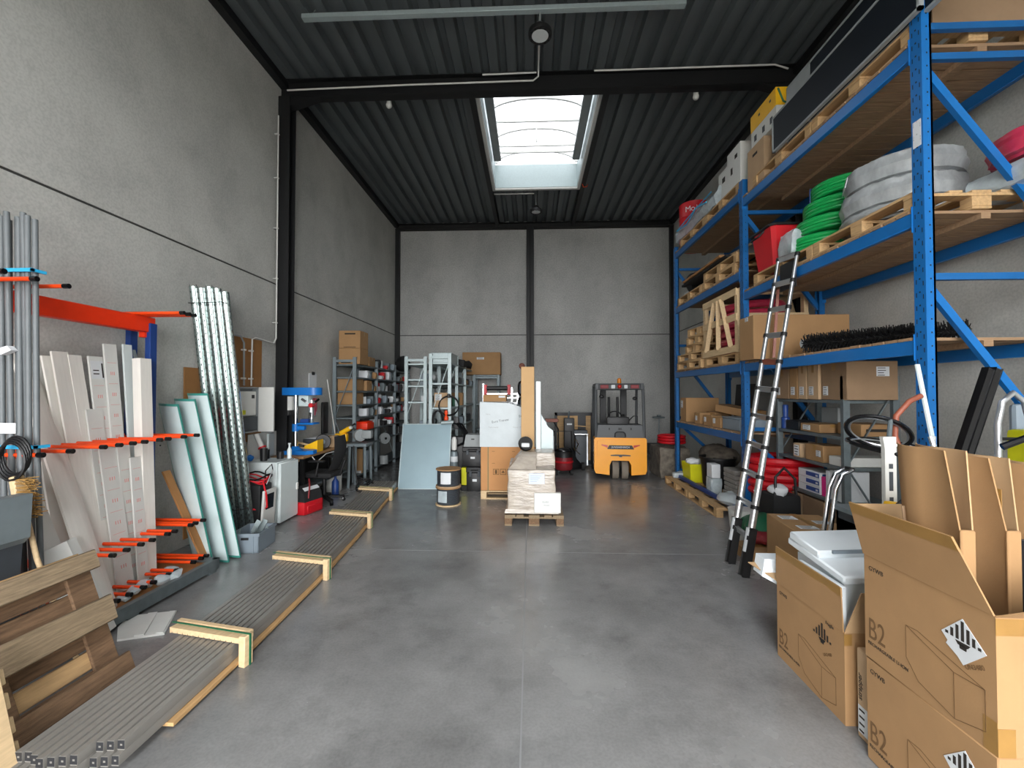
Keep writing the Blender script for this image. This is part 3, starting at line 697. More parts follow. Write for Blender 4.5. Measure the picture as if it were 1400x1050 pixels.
# ------------------------------------------------------------------ small white fridge
fr = thing('fridge', 'small white under-counter fridge beside the workbench', 'fridge', (-3.66, 6.06, 0))
MB().box(-3.91, -3.44, 5.84, 6.3, .02, .85, .008).build('cabinet', 'white_gloss', fr, True)
MB().box(-3.435, -3.385, 5.84, 6.3, .03, .84, .012).build('door', 'white_gloss', fr, True)
MB().box(-3.39, -3.37, 6.24, 6.28, .4, .5, .006).build('handle', 'white', fr, True)
for x in (-3.88, -3.48): MB().cyl((x, 5.88, 0), (x, 5.88, .03), .02).build('foot', 'black', fr, True)
ch = thing('battery_charger', 'black and white battery charger wrapped in red cables before the fridge', 'charger', (-3.72, 5.6, 0))
MB().box(-3.93, -3.63, 5.46, 5.72, 0, .62, .02).build('housing', 'black', ch, True)
MB().obox(TR(-3.6, 5.59, .27, 0, 0, .06), .03, .27, .56, .006).build('front_panel', 'white', ch, True)
MB().obox(TR(-3.585, 5.59, .4, 0, 0, .06), .02, .17, .2, .004).build('display', 'dark_glass', ch, True)
for k, mm in enumerate(('red', 'red', 'black_gloss')):
    pts = [(-3.78 + (.17 + .02 * k) * math.cos(t), 5.59 + .15 * math.sin(t * 1.0), .66 + .03 * k + .03 * math.sin(3 * t + k)) for t in [2 * PI * i / 22 for i in range(22)]]
    MB().tube(pts, .011, 7, True).build('cable', mm, ch, True)
MB().tube([(-3.62, 5.5, .68), (-3.56, 5.48, .5), (-3.56, 5.5, .34), (-3.63, 5.5, .3), (-3.74, 5.44, .33)], .011, 7).build('cable', 'red', ch, True)
MB().tube([(-3.6, 5.55, .62), (-3.55, 5.6, .8), (-3.6, 5.66, .86), (-3.66, 5.62, .78), (-3.62, 5.56, .6)], .008, 7).build('cable', 'black_gloss', ch, True)
ch.location.x += .2
# ------------------------------------------------------------------ boards, boxes and pipes on the wall
b = MB().box(-4.048, -4.03, 5.62, 6.42, 1.1, 2.58); o = solid('backing_board', b, 'ply_brown', 'large brown backing board on the wall behind the open electrical box', 'board')
b = MB().obox(TR(-4.025, 5.2, 1.1, 0, 0, -.01), .014, .5, 2.0); solid('plywood_sheet', b, 'ply_brown', 'brown plywood sheet leaning on the wall behind the red reel', 'board')
for pts, lab in (([(-3.99, 6.72, 6.2), (-3.99, 6.72, 2.66), (-3.99, 6.66, 2.57), (-3.99, 6.2, 2.6), (-3.99, 6.13, 2.57), (-3.99, 6.12, 1.9)], 'white conduit pipe from the roof beam down to the electrical box'),
                 ([(-3.99, 5.55, 2.58), (-3.99, 5.88, 2.58), (-3.99, 5.95, 2.5), (-3.99, 5.96, 1.9)], 'short grey conduit pipe bending down above the electrical box')):
    o = thing('conduit_pipe', lab, 'pipe', pts[-1]); MB().tube(pts, .011 if len(pts) > 4 else .013, 8).build('pipe', 'white' if len(pts) > 4 else 'grey_mid', o, True)
    for z in (2.0, 2.4): MB().box(-4.03, -3.97, pts[-1][1] - .02, pts[-1][1] + .02, z - .012, z + .012, .004).build('clip', 'white', o, True)
    if len(pts) > 4:
        for z in (2.9, 3.6, 4.4, 5.2, 5.9): MB().box(-4.048, -3.975, 6.7, 6.74, z - .01, z + .01, .004).build('clip', 'white', o, True)
eb = thing('electrical_cabinet', 'open grey electrical cabinet with hinged white door on the wall', 'cabinet', (-3.95, 6.02, 1.24))
b = MB(); b.box(-4.028, -3.92, 5.72, 6.2, 1.24, 1.26); b.box(-4.028, -3.92, 5.72, 6.2, 1.86, 1.88); b.box(-4.028, -3.92, 5.72, 5.74, 1.24, 1.88); b.box(-4.028, -3.92, 6.18, 6.2, 1.24, 1.88); b.box(-4.028, -4.01, 5.72, 6.2, 1.24, 1.88)
b.build('housing', 'grey_mid', eb, True)
MB().box(-4.0, -3.93, 5.8, 6.14, 1.48, 1.82, .004).build('inverter_unit', 'white', eb, True); MB().box(-4.0, -3.925, 5.75, 6.17, 1.27, 1.46).build('meter_panel', 'plastic_dark', eb, True)
MB().box(-3.932, -3.92, 5.82, 5.9, 1.5, 1.56).build('warning_sticker', 'lime', eb, True); MB().box(-3.932, -3.926, 6.04, 6.1, 1.72, 1.77).build('switch', 'black', eb, True)
MB().obox(TR(-3.81, 6.19, 1.56, .06), .22, .018, .64, .004).build('door', 'white', eb, True)
# hose reel
hr = thing('hose_reel', 'round red hose reel on the wall behind the steel profiles', 'reel', (-3.9, 4.95, 1.13))
Mh = TR(-3.85, 4.95, 1.36, 0, 0, PI / 2)
MB().lathe([(.02, -.02), (.22, -.02), (.23, 0), (.22, .02), (.09, .03), (.08, .05), (.02, .05)], 32, Mh).build('disc', 'red', hr, True)
MB().lathe([(.15, -.12), (.15, -.02)], 24, Mh).build('drum', 'red_dark', hr, True)
MB().cyl((-4.04, 4.95, 1.36), (-3.78, 4.95, 1.36), .025).build('axle', 'black', hr, True)
# wall clutter above the fridge
b = MB().obox(TR(-4.02, 6.45, .98, 0), .012, .7, .44, .004); solid('white_board', b, 'white', 'white splash board on the wall above the fridge', 'board')
b = MB().obox(TR(-3.93, 6.5, 1.02, .25), .03, .26, .34, .01); solid('paper_towel_holder', b, 'white_gloss', 'white paper towel holder beside the drill press', 'holder')
sg = thing('sealant_gun', 'white sealant gun with red ring hanging over the fridge', 'tool', (-3.93, 6.2, .95)); MB().cyl((-3.96, 6.2, 1.2), (-3.86, 6.2, .98), .035).build('tube', 'white', sg, True); MB().cyl((-3.875, 6.2, 1.02), (-3.865, 6.2, 1.0), .055).build('ring', 'red', sg, True)
b = MB().obox(TR(-3.97, 5.82, 1.02, .2, .3), .03, .14, .2, .01); solid('blue_folder', b, 'blue_card', 'dark blue folder hanging by the fridge corner', 'folder')
b = MB().ball((-3.86, 5.9, .9), .05, (1, 1.2, .8), 10).jitter(.02, 20); solid('blue_glove', b, 'tool_blue', 'crumpled blue glove tucked beside the fridge', 'glove')
for i, (x, y, hh) in enumerate(((-3.72, 6.0, .17), (-3.8, 6.18, .13), (-3.6, 6.2, .1))): solid('black_jar', MB().lathe([(.045, 0), (.05, hh), (.035, hh), (.03, .02)], 14, TR(x, y, .851)), 'black', 'black %s standing on the fridge' % ('tall cup', 'middle pot', 'short tray')[i], 'cup', 'black pots on the fridge')
solid('spray_bottle', MB().lathe([(.03, 0), (.032, .12), (.012, .16), (.012, .2), (.02, .2), (.02, .22)], 12, TR(-3.5, 6.26, .851)), 'white_gloss', 'white spray bottle at the rear of the fridge top', 'bottle')
# ------------------------------------------------------------------ workbench
wb_ = thing('workbench', 'long workbench with brown wooden top and dark underside', 'workbench', (-3.78, 7.6, 0))
MB().box(-4.0, -3.48, 6.62, 8.55, .78, .82, .005).build('tabletop', 'bench_wood', wb_, True)
for x in (-3.96, -3.54):
    for y in (6.7, 8.48): MB().box(x - .03, x + .03, y - .03, y + .03, 0, .78).build('leg', 'black', wb_, True)
MB().box(-3.98, -3.52, 6.8, 8.4, .28, .31).build('lower_shelf', 'steel_grey', wb_, True); MB().box(-3.98, -3.94, 6.8, 8.4, .31, .76).build('back_panel', 'black_matt', wb_, True)
MB().box(-3.9, -3.6, 6.75, 6.85, .72, .78).build('corner_block', 'pine_pale', wb_, True)
# ------------------------------------------------------------------ drill press
dp = thing('drill_press', 'blue pillar drill press standing on the workbench', 'drill', (-3.67, 6.92, .822))
b = MB(); b.prism([(-.22, -.14), (.14, -.14), (.22, -.06), (.22, .06), (.14, .14), (-.22, .14)], 'z', 0, .06); b.lathe([(.11, .06), (.06, .1), (.05, .12)], 16, TR(-.1, 0, 0)); b.build('base', 'tool_blue', dp)
MB().cyl((-.1, 0, .1), (-.1, 0, .95), .036, 18).build('column', 'chrome', dp)
b = MB(); b.box(-.02, .24, -.11, .11, .47, .5, .008); b.box(-.1, .06, -.04, .04, .38, .45, .01); b.lathe([(.055, .36), (.055, .48)], 16, TR(-.1, 0, 0)); b.build('table', 'tool_blue', dp)
MB().box(.0, .14, -.07, .06, .5, .56, .008).build('vice', 'navy', dp)
b = MB(); pr = []
for (cx_, r_, a0_, a1_) in ((-.24, .12, PI / 2, 3 * PI / 2), (.2, .12, -PI / 2, PI / 2)): pr += [(cx_ + r_ * math.cos(a0_ + (a1_ - a0_) * i / 8), r_ * math.sin(a0_ + (a1_ - a0_) * i / 8)) for i in range(9)]
b.prism(pr, 'z', .94, 1.06).build('belt_cover', 'tool_blue', dp)
MB().box(-.02, .14, -.08, .08, .76, .94, .02).build('head', 'mint', dp); MB().cyl((-.24, 0, .7), (-.24, 0, .92), .09, 18).build('motor', 'white', dp); MB().cyl((-.24, 0, .62), (-.24, 0, .7), .085, 18).build('motor_cap', 'black', dp)
MB().cyl((.16, 0, .56), (.16, 0, .86), .035, 14).build('quill', 'alu', dp); MB().cyl((.16, 0, .5), (.16, 0, .58), .026, 12, .02).build('chuck', 'steel_grey', dp)
for a in (.5, 2.6, 4.7):
    p = V((.2, -.1, .78)); q = p + V((.16 * math.cos(a) * .8, -.03, .16 * math.sin(a))); o = MB().cyl(p, q, .007, 8).build('feed_lever', 'alu', dp); MB().cyl(p + (q - p) * .7, p + (q - p) * 1.25, .018, 10).build('grip', 'black_gloss', o)
MB().cyl((.2, -.12, .78), (.2, -.04, .78), .035, 12).build('feed_hub', 'red', dp)
# ------------------------------------------------------------------ things on the bench
yb = thing('machine_guard', 'yellow machine body with wooden handles on the bench front', 'tool', (-3.6, 7.2, .822)); b = MB(); b.prism([(-.12, 0), (.1, 0), (.1, .2), (.02, .16), (-.12, .1)], 'y', -.1, .1); b.build('body', 'yellow', yb); MB().cyl((-.36, .02, .16), (-.1, .02, .1), .018, 8).build('handle', 'pine_pale', yb); MB().cyl((-.36, -.05, .06), (-.1, -.05, .06), .018, 8).build('handle', 'pine_pale', yb)
gw = thing('grinding_wheel', 'black grinding disc standing behind the yellow machine', 'disc', (-3.6, 7.5, .822)); MB().lathe([(.02, -.03), (.12, -.03), (.13, 0), (.12, .03), (.02, .03)], 24, TR(0, 0, .13, .4, PI / 2)).build('disc', 'black', gw); MB().lathe([(.03, -.04), (.04, .04)], 12, TR(0, 0, .13, .4, PI / 2)).build('hub', 'galv_dark', gw)
b = MB().box(-3.92, -3.6, 7.42, 7.98, .822, 1.0, .01); solid('storage_case', b, 'plastic_dark', 'dark grey flat case under paper sheets on the bench', 'case')
b = MB(); [b.obox(TR(-3.78 + .03 * i, 7.6 + .1 * i, 1.004 + .003 * i, .2 * i), .26, .3, .003) for i in range(4)]; solid('paper_sheets', b, 'paper', 'loose white paper sheets on the dark flat case', 'paper')
carton('small pale box behind the black grinding disc', (-3.6, 7.85, .822), .16, .2, .2, 0, 'card_light', 'y')
pt = thing('power_tool', 'yellow cordless power tool at the far bench end', 'tool', (-3.62, 8.3, .822)); MB().box(-.12, .12, -.06, .06, .04, .2, .03).build('body', 'yellow', pt); MB().cyl((-.02, 0, .2), (.16, 0, .3), .045).build('motor', 'yellow', pt); MB().cyl((.14, 0, .29), (.2, 0, .32), .03).build('collar', 'white', pt); MB().box(-.14, -.02, -.05, .05, 0, .06, .01).build('battery', 'black', pt)
mg = thing('mitre_saw', 'grey mitre saw on a stand at the far bench end', 'saw', (-3.28, 8.35, 0)); MB().box(-.2, .2, -.2, .2, .78, .84, .01).build('base', 'steel_grey', mg); MB().lathe([(.11, -.05), (.125, 0), (.11, .05)], 20, TR(0, 0, .98, .6, PI / 2)).build('blade_guard', 'grey_mid', mg); MB().box(.05, .24, -.07, .07, .92, 1.08, .03).build('motor', 'grey_mid', mg); MB().tube([(-.1, .0, 1.08), (-.18, 0, 1.16), (-.1, 0, 1.2)], .02).build('handle', 'black', mg)
for x, y in ((-.16, -.16), (.16, -.16), (-.16, .16), (.16, .16)): MB().bar((x, y, 0), (x * .9, y * .9, .78), .04, .04).build('stand_leg', 'steel_grey', mg)
b = MB(); b.tube([(-3.5, 6.9, .8), (-3.44, 6.95, .68), (-3.45, 7.3, .77), (-3.45, 7.9, .76), (-3.45, 8.4, .8)], .008, 6); solid('white_cable', b, 'white', 'white cable drooping along the bench edge', 'cable')
# clipboards, pole
cb = thing('clipboard', 'white clipboard hanging on the concrete wall above another', 'clipboard', (-4.03, 7.98, 1.76)); MB().box(-4.048, -4.035, 7.85, 8.13, 1.76, 2.16, .003).build('sheet', 'paper', cb, True); MB().box(-4.036, -4.02, 7.94, 8.04, 2.13, 2.19, .006).build('clip', 'black', cb, True)
cb = thing('clipboard', 'plastic sleeve with red gloves hanging below the white clipboard', 'sleeve', (-4.03, 7.98, 1.3)); MB().box(-4.048, -4.02, 7.86, 8.12, 1.36, 1.74, .01).build('sleeve', 'skin_clear', cb, True); b = MB(); [b.tube([(-4.02, 7.93 + .05 * i, 1.7), (-4.01, 7.9 + .06 * i, 1.52), (-4.02, 7.95 + .03 * i, 1.38)], .016, 6) for i in range(4)]; b.build('gloves', 'red_film', cb, True)
b = MB().tube([(-3.98, 8.45, 2.06), (-3.85, 8.58, .83)], .011, 8); solid('white_rod', b, 'white', 'thin white rod leaning on the wall before the grey shelves', 'rod')
b = MB().box(-4.03, -3.98, 8.3, 8.52, 1.0, 1.62, .02); solid('black_sheet', b, 'black', 'black rounded panel on the wall behind the white rod', 'panel')
# ------------------------------------------------------------------ tool bag and office chair
bg_ = thing('tool_bag', 'red and black tool bag on the floor beside the fridge', 'bag', (-3.38, 6.52, 0), -.25)
MB().box(-.15, .15, -.2, .2, 0, .2, .04).build('lower_body', 'red', bg_); b = MB(); b.prism([(-.14, .18), (.14, .18), (.12, .3), (.0, .42), (-.12, .36)], 'y', -.18, .18); b.build('upper_body', 'black_matt', bg_)
b = MB(); b.tube([(.13, -.1, .24), (.14, -.09, .42), (.05, 0, .5), (-.02, .09, .44)], .012, 6); b.build('strap', 'red_dark', bg_); MB().obox(TR(.07, .02, .365, 0, 0, .75), .06, .3, .006).build('reflective_stripe', 'paper', bg_); MB().box(.145, .165, -.15, .15, .03, .14, .01).build('front_pocket', 'red', bg_)
oc = thing('office_chair', 'black swivel office chair with mesh back at the workbench', 'chair', (-3.38, 7.1, 0))
for k in range(5):
    a = 2 * PI * k / 5 + .5; e = V((.3 * math.cos(a), .3 * math.sin(a), .075)); o = MB().bar((0, 0, .11), e, .05, .035, bev=.008).build('foot', 'black', oc); MB().lathe([(.012, -.025), (.03, -.02), (.03, .02), (.012, .025)], 12, TR(e.x, e.y, .03, a, PI / 2)).build('caster', 'black_gloss', o); MB().cyl((e.x, e.y, .03), (e.x, e.y, .08), .012).build('caster_stem', 'black', o)
MB().cyl((0, 0, .08), (0, 0, .42), .032).build('gas_lift', 'black', oc); MB().box(-.12, .12, -.1, .1, .4, .44, .01).build('mechanism', 'black', oc)
b = MB(); b.box(-.25, .22, -.24, .24, .44, .52, .03); b.build('seat', 'black_matt', oc)
b = MB()
R_ = []
for i in range(9):
    f = i / 8; z = .55 + .55 * f; x = .2 + .1 * f + .06 * math.sin(PI * f); w = .2 + .03 * math.sin(PI * f); R_.append([V((x + .05 * math.cos(t) - .08 * (math.sin(t) ** 2), w * math.sin(t), z)) if 0 else V((x - .05 * abs(math.sin(t)) + .018 * math.cos(t), w * math.sin(t), z)) for t in [2 * PI * j / 16 for j in range(16)]])
b.rings(R_).build('backrest', 'black_matt', oc)
MB().tube([(.1, 0, .44), (.26, 0, .46), (.34, 0, .7)], .025).build('back_bracket', 'black', oc)
for s in (-1, 1): o = MB().tube([(.0, s * .2, .46), (.0, s * .29, .5), (.04, s * .29, .7)], .016).build('arm_post', 'black', oc); MB().box(-.12, .14, s * .29 - .035, s * .29 + .035, .7, .735, .012).build('arm_pad', 'black', oc)
# cables and canister under the bench
b = MB()
for k in range(5): b.tube([(-3.02 + (.1 + .015 * k) * math.cos(t), 7.78 + .04 * k + .1 * math.sin(t), .02 + .018 * k + (.11 + .1 * math.sin(t * 1.0 + k)) * .8 + .02) for t in [2 * PI * i / 18 for i in range(18)]], .009, 6, True)
b.tube([(-3.1, 7.8, .1), (-3.16, 7.8, .5), (-3.2, 7.85, .84)], .01, 6); b.tube([(-2.95, 7.6, .012), (-2.85, 7.5, .012), (-2.8, 7.7, .012), (-2.95, 7.8, .02)], .009, 6); solid('cable_tangle', b, 'black', 'tangle of black cable hanging beneath the mitre saw', 'cable')
solid('canister', MB().lathe([(.14, 0), (.15, .05), (.15, .33), (.1, .4), (.05, .42), (.05, .46), (0, .46)], 20, TR(-3.62, 7.95, 0)), 'white', 'white plastic canister under the workbench behind the chair', 'canister'); solid('blue_bottle', MB().lathe([(.06, 0), (.06, .24), (.02, .3), (.02, .34)], 14, TR(-3.42, 7.6, 0)), 'navy', 'dark blue bottle on the floor under the bench', 'bottle')
# ================================================================== tall grey shelf racks
def rack_unit(name, label, x0, x1, ys, h, levels, mtl='galv_light', face=1, thin=.04, group=None, braces=True, shelf_m=None, pw=.07):
    t = thing(name, label, 'shelf', ((x0 + x1) / 2, ys[0], 0), 0, group)
    for y in ys:
        for x in (x0, x1 - pw): MB().box(x, x + pw, y - .025, y + .025, 0, h, .003).build('upright', mtl, t, True)
        if braces:
            n = max(2, int(h / .9)); zz = [.2 + (h - .35) * i / n for i in range(n + 1)]
            for i in range(n): MB().bar((x0 + .04 if i % 2 else x1 - .04, y, zz[i]), (x1 - .04 if i % 2 else x0 + .04, y, zz[i + 1]), .022, .012).build('cross_brace', mtl, t, True)
        MB().box(x0 + pw, x1 - pw, y - .015, y + .015, h - .1, h - .05).build('end_strut', mtl, t, True)
    for z in levels:
        MB().box(x0 + .005, x1 - .005, ys[0] + .02, ys[-1] - .02, z - .035, z, .003).build('shelf_board', shelf_m or mtl, t, True)
    return t
LV1 = (.12, .72, 1.0, 1.3, 1.58, 1.86, 2.2, 2.42)
rack_unit('shelf_rack', 'long tall grey shelf rack along the concrete wall full of parts', -3.98, -3.5, (8.7, 9.95, 11.3, 12.6), 2.52, (.12, .72, 1.02, 1.3, 1.56, 1.84, 2.12, 2.38), 'steel_grey', shelf_m='galv_dark')
rack_unit('shelf_rack', 'tall galvanised shelf rack behind the leaning blue-grey sheet', -2.56, -2.1, (8.85, 10.1, 11.4, 12.6), 2.54, (.1, .6, 1.1, 1.62, 1.95, 2.08, 2.4))
rack_unit('shelf_rack', 'tall galvanised shelf rack beside the coiled black hose', -2.06, -1.6, (8.85, 9.7, 10.9, 12.6), 2.6, (.1, .6, 1.05, 1.5, 2.0, 2.42))
# cartons on the wall rack
GC = 'cartons on the wall shelf rack'
carton('brown carton on top of the wall rack, upper of two', (-3.66, 8.95, 2.382 + .32), .44, .44, .36, 0, 'card', 'x', marks=[('-y', .12, .28, .22, .03), ('-y', .1, .02, .25, .01)], group=GC)
carton('brown carton on top of the wall rack, lower of two', (-3.66, 8.95, 2.382), .44, .44, .318, 0, 'card', None, marks=[('-y', .05, .02, .2, .025)], group=GC)
carton('wide open brown carton on the wall rack beside the stacked pair', (-3.7, 9.6, 2.382), .38, .5, .2, .1, 'card', 'x', marks=[('-y', .2, .03, .12, .04)], group=GC)
for z, h_, lab in ((1.842, .25, 'third'), (1.562, .26, 'fourth')): carton('brown carton behind the braced end frame of the wall rack, %s shelf down' % lab, (-3.74, 9.0, z), .4, .36, h_, 0, 'card', 'x', group=GC)
carton('small carton with raised flap beside the braced end frame of the wall rack', (-3.58, 9.42, 1.842), .16, .3, .22, .0, 'card', 'x', group=GC)
carton('upright brown carton on the wall rack floor shelf below the saw', (-3.6, 9.2, .122), .14, .3, .5, .2, 'card', None, stickers=[('-y', .01, .0, .1, .05)], group=GC)
carton('dark grey storage box low on the wall rack beside the brown carton', (-3.68, 9.6, .122), .3, .28, .42, 0, 'plastic_grey', None, group=GC)
orb = thing('orange_tool_case', 'bright orange tool case on the wall rack at bench height', 'case', (-3.58, 9.3, 1.022)); MB().box(-.16, .16, -.2, .2, 0, .14, .02).build('body', 'orange_red', orb); MB().box(-.14, .14, -.18, .18, .14, .17, .01).build('lid', 'orange_red', orb)
lamp = thing('floodlight', 'white round work light low on the wall rack', 'lamp', (-3.45, 10.3, .3)); MB().lathe([(.02, -.04), (.13, -.04), (.14, 0), (.13, .03), (.02, .03)], 20, TR(0, 0, .42, .9, PI / 2)).build('lamp_head', 'grey_mid', lamp); MB().lathe([(.01, .0), (.03, .05)], 10, TR(0, 0, .42, .9, PI / 2)).build('hub', 'black', lamp); MB().lathe([(.1, -.18), (.1, .02)], 16, TR(-.02, 0, 0)).build('base', 'grey_mid', lamp)
# small goods on both bays: every one its own thing
SM = [('red', 'red', 'red'), ('paper', 'white', 'white'), ('black', 'black', 'black'), ('plastic_grey', 'grey', 'grey'), ('navy', 'blue', 'blue'), ('card', 'brown', 'brown'), ('galv_dark', 'steel', 'steel'), ('green_dark', 'green', 'green')]
def goods(zs, y0, y1, x, rackname, hmax, seq, depth=.2, step=.2, names=None):
    for li, z in enumerate(zs):
        y = y0; k = 0; cnt = {}
        while y < y1:
            m, cname, _ = SM[seq[(k * 3 + li * 5) % len(seq)]]; hh = min(hmax, RND.uniform(.08, .2)); wd = step * RND.uniform(.6, .9)
            shape = (k + li) % 3
            nm, cat = (('parts_box', 'box'), ('paint_can', 'can'), ('parts_bin', 'bin'))[shape]
            key = (cname, cat); cnt[key] = cnt.get(key, 0) + 1
            lab = 'small %s %s on the %s of %s, %s such' % (cname, cat, names[li], rackname, ORD[cnt[key] - 1])
            if shape == 0: solid(nm, MB().box(x - depth/2, x + depth/2, y, y + wd, z, z + hh, .005), m, lab, cat, 'small goods on the ' + rackname)
            elif shape == 1:
                r = min(wd / 2, .08); t = thing(nm, lab, cat, (x, y + r, z), 0, 'small goods on the ' + rackname); MB().lathe([(r, 0), (r, hh), (r * .9, hh), (r * .9, hh - .01)], 14).build('body', m, t); MB().lathe([(r * .5, hh - .005), (r * .5, hh + .012)], 12).build('cap', 'galv_dark', t)
            else: solid(nm, MB().prism([(x - depth/2, z), (x + depth/2, z), (x + depth/2 + .02, z + hh * .6), (x + depth/2, z + hh), (x - depth/2, z + hh)], 'y', y, y + wd), m, lab, cat, 'small goods on the ' + rackname)
            y += step + RND.uniform(0, .05); k += 1
NM = ['second shelf', 'third shelf', 'fourth shelf', 'fifth shelf', 'sixth shelf', 'seventh shelf', 'top']
goods((1.022, 1.302, 1.562, 1.842, 2.122, 2.382), 10.02, 11.15, -3.62, 'wall rack middle bay', .2, [1, 2, 0, 3, 1, 6, 2, 1], .22, .15, NM[1:])
goods((.722, 1.302, 1.562, 1.842, 2.122), 11.4, 12.4, -3.62, 'wall rack far bay', .2, [2, 3, 6, 1, 0, 5, 2], .22, .18, NM[:1] + NM[2:])
goods((1.302, 1.562, 2.122, 1.842), 9.3, 9.86, -3.6, 'wall rack bench bay', .16, [1, 6, 2, 3, 5], .18, .14, ['fourth shelf', 'fifth shelf', 'seventh shelf', 'sixth shelf'])
solid('hanging_coat', MB().ball((-3.62, 12.4, 2.62), .3, (.7, .8, .8)).jitter(.08, 4), 'black_matt', 'black bundled cloth on the wall rack by the corner column', 'cloth')
# cartons and goods on the galvanised racks
goods((1.1, 1.62, 1.95, 2.08), 9.0, 9.9, -2.2, 'galvanised rack behind the leaning sheet', .12, [3, 1, 6, 3], .18, .28, ['third shelf', 'fourth shelf', 'fifth shelf', 'sixth shelf'])
carton('pale box with white lid on the rack beside the coiled hose', (-1.85, 9.2, 1.502), .3, .3, .3, 0, 'card_light', 'x', stickers=[('-y', .02, .14, .14, .13)])
carton('open brown box with papers on the rack beside the coiled hose', (-1.78, 10.6, 1.502), .3, .4, .3, .1, 'card', 'x'); solid('green_box', MB().box(-1.75, -1.62, 9.75, 10.0, 1.502, 1.7, .01), 'green_dark', 'dark green box on the rack beside the coiled hose', 'box')
goods((1.052, 2.002), 9.9, 12.3, -1.75, 'galvanised rack by the hose', .18, [2, 3, 5, 2, 1], .22, .3, ['third shelf', 'fifth shelf'])
carton('grey metal box unit lying on top of the galvanised rack', (-1.83, 9.35, 2.422), .44, .85, .2, 0, 'galv_light', None)
b = MB(); b.box(-1.98, -1.5, 9.9, 11.2, 2.424, 2.56, .03); b.subdiv(2).jitter(.05, 4, 2); b.jitter(.02, 16); solid('black_tarp', b, 'black_matt', 'crumpled black tarp draped on top of the galvanised rack', 'tarp')
carton('wide brown carton on top of the galvanised rack near the back wall', (-1.35, 12.3, 2.3), 1.05, .5, .62, 0, 'card', None, stickers=[('-y', .4, .42, .2, .06)])
# extra slim rack for the wide carton
rack_unit('shelf_rack', 'narrow dark shelf rack by the back wall below the wide carton', -1.58, -.85, (12.1, 12.55), 2.3, (.1, .8, 1.5, 2.295), 'galv_dark', braces=False)
# ================================================================== middle of the hall
sh = thing('blue_grey_sheet', 'large blue-grey sheet with pale edges leaning on the galvanised rack', 'panel', (-2.0, 8.15, 0), .02)
Ms = TR(0, 0, 0, 0, -.27)
MB().obox(Ms @ Matrix.Translation((0, .02, .62)), .93, .02, 1.22).build('sheet', mat('sheet_blue', '#8aa0a8', .35, .3, var=.04, vs=3), sh)
b = MB()
for x in (-.47, .47): b.obox(Ms @ Matrix.Translation((x, .02, .62)), .014, .034, 1.25)
for z in (.005, 1.235): b.obox(Ms @ Matrix.Translation((0, .02, z)), .95, .034, .014)
b.build('edge_frame', 'galv_light', sh)
for i, (z, lab) in enumerate(((0, 'lower'), (.288, 'upper'))):
    d = thing('cable_drum', 'wooden drum of dark cable, %s one of the stacked pair' % lab, 'drum', (-1.33, 7.1 + .02 * i, z), .3 * i, 'stacked cable drums')
    MB().lathe([(.205, 0), (.205, .018)], 32).build('flange', 'pine_pale' if not i else 'card_light', d); MB().lathe([(.205, .27), (.205, .286), (.03, .286)], 32).build('flange', 'card', d)
    MB().lathe([(.175, .018)] + [(.185 if k % 2 else .176, .02 + .25 * k / 26) for k in range(27)] + [(.175, .27)], 36).build('cable', 'plastic_dark', d)
    a0 = -1.95; b = MB(); rs = []
    for zz in (.06, .24): rs.append([V((.19 * math.cos(a0 + t), .19 * math.sin(a0 + t), zz)) for t in [-.45 + .9 * k / 10 for k in range(11)]] + [V((.187 * math.cos(a0 + t), .187 * math.sin(a0 + t), zz)) for t in [.45 - .9 * k / 10 for k in range(11)]])
    if i: b.rings(rs).build('label_sticker', 'paper', d)
    else: b.rings([[p + V((0, 0, 0)) for p in r] for r in rs]).build('film_band', 'clear_film', d)
cy = thing('gas_cylinder', 'slim grey gas cylinder behind the cable drums', 'cylinder', (-1.44, 8.28, 0))
MB().lathe([(.065, 0), (.07, .02), (.07, .62), (.06, .68), (.03, .7)], 18).build('bottle', 'steel_grey', cy); MB().lathe([(.045, .72), (.05, .76), (.05, .9), (.03, .96), (.01, .97)], 16).build('valve_guard', 'white', cy); MB().lathe([(.03, .69), (.03, .73)], 12).build('valve', 'black', cy); MB().lathe([(.071, .5), (.071, .6)], 18).build('band', 'paper', cy)
hg = thing('hose_coil', 'black hose coil hanging on the galvanised rack post', 'hose', (-1.63, 8.76, 1.34)); b = MB()
for k in range(4): b.tube([(.2 * math.cos(t) - .0, -.01 - .012 * k, .2 + (.2 - .006 * k) * math.sin(t)) for t in [2 * PI * i / 26 for i in range(26)]], .012, 6, True)
b.build('hose', 'black', hg); MB().box(-.03, .03, -.06, .0, .36, .44, .01).build('hanger', 'black', hg)
oh = thing('crane_hook', 'orange hook block hanging under the black hose coil', 'hook', (-1.68, 8.72, 1.18)); b = MB(); b.lathe([(.0, .06), (.04, .07), (.045, .12), (.02, .17), (.035, .2), (.03, .26), (.0, .28)], 12); b.build('block', 'orange', oh); MB().tube([(0, 0, .06), (-.04, 0, .0), (-.1, -.02, -.08)], .006).build('cord', 'black', oh)
b = MB()
for k in range(3): b.tube([(-1.86 + .1 * math.cos(t) + .02 * k, 8.7 - .02 * k, 1.26 + .18 * math.sin(t)) for t in [-.6 + 4.3 * i / 20 for i in range(21)]], .009, 6)
solid('cable_loop', b, 'black', 'thin dark cable loops hanging above the leaning blue-grey sheet', 'cable')
wm = thing('welding_unit', 'black machine with thick looping hoses between sheet and toolboxes', 'machine', (-1.42, 8.55, 0)); MB().box(-.18, .16, -.12, .14, .0, .95, .02).build('body', 'black', wm)
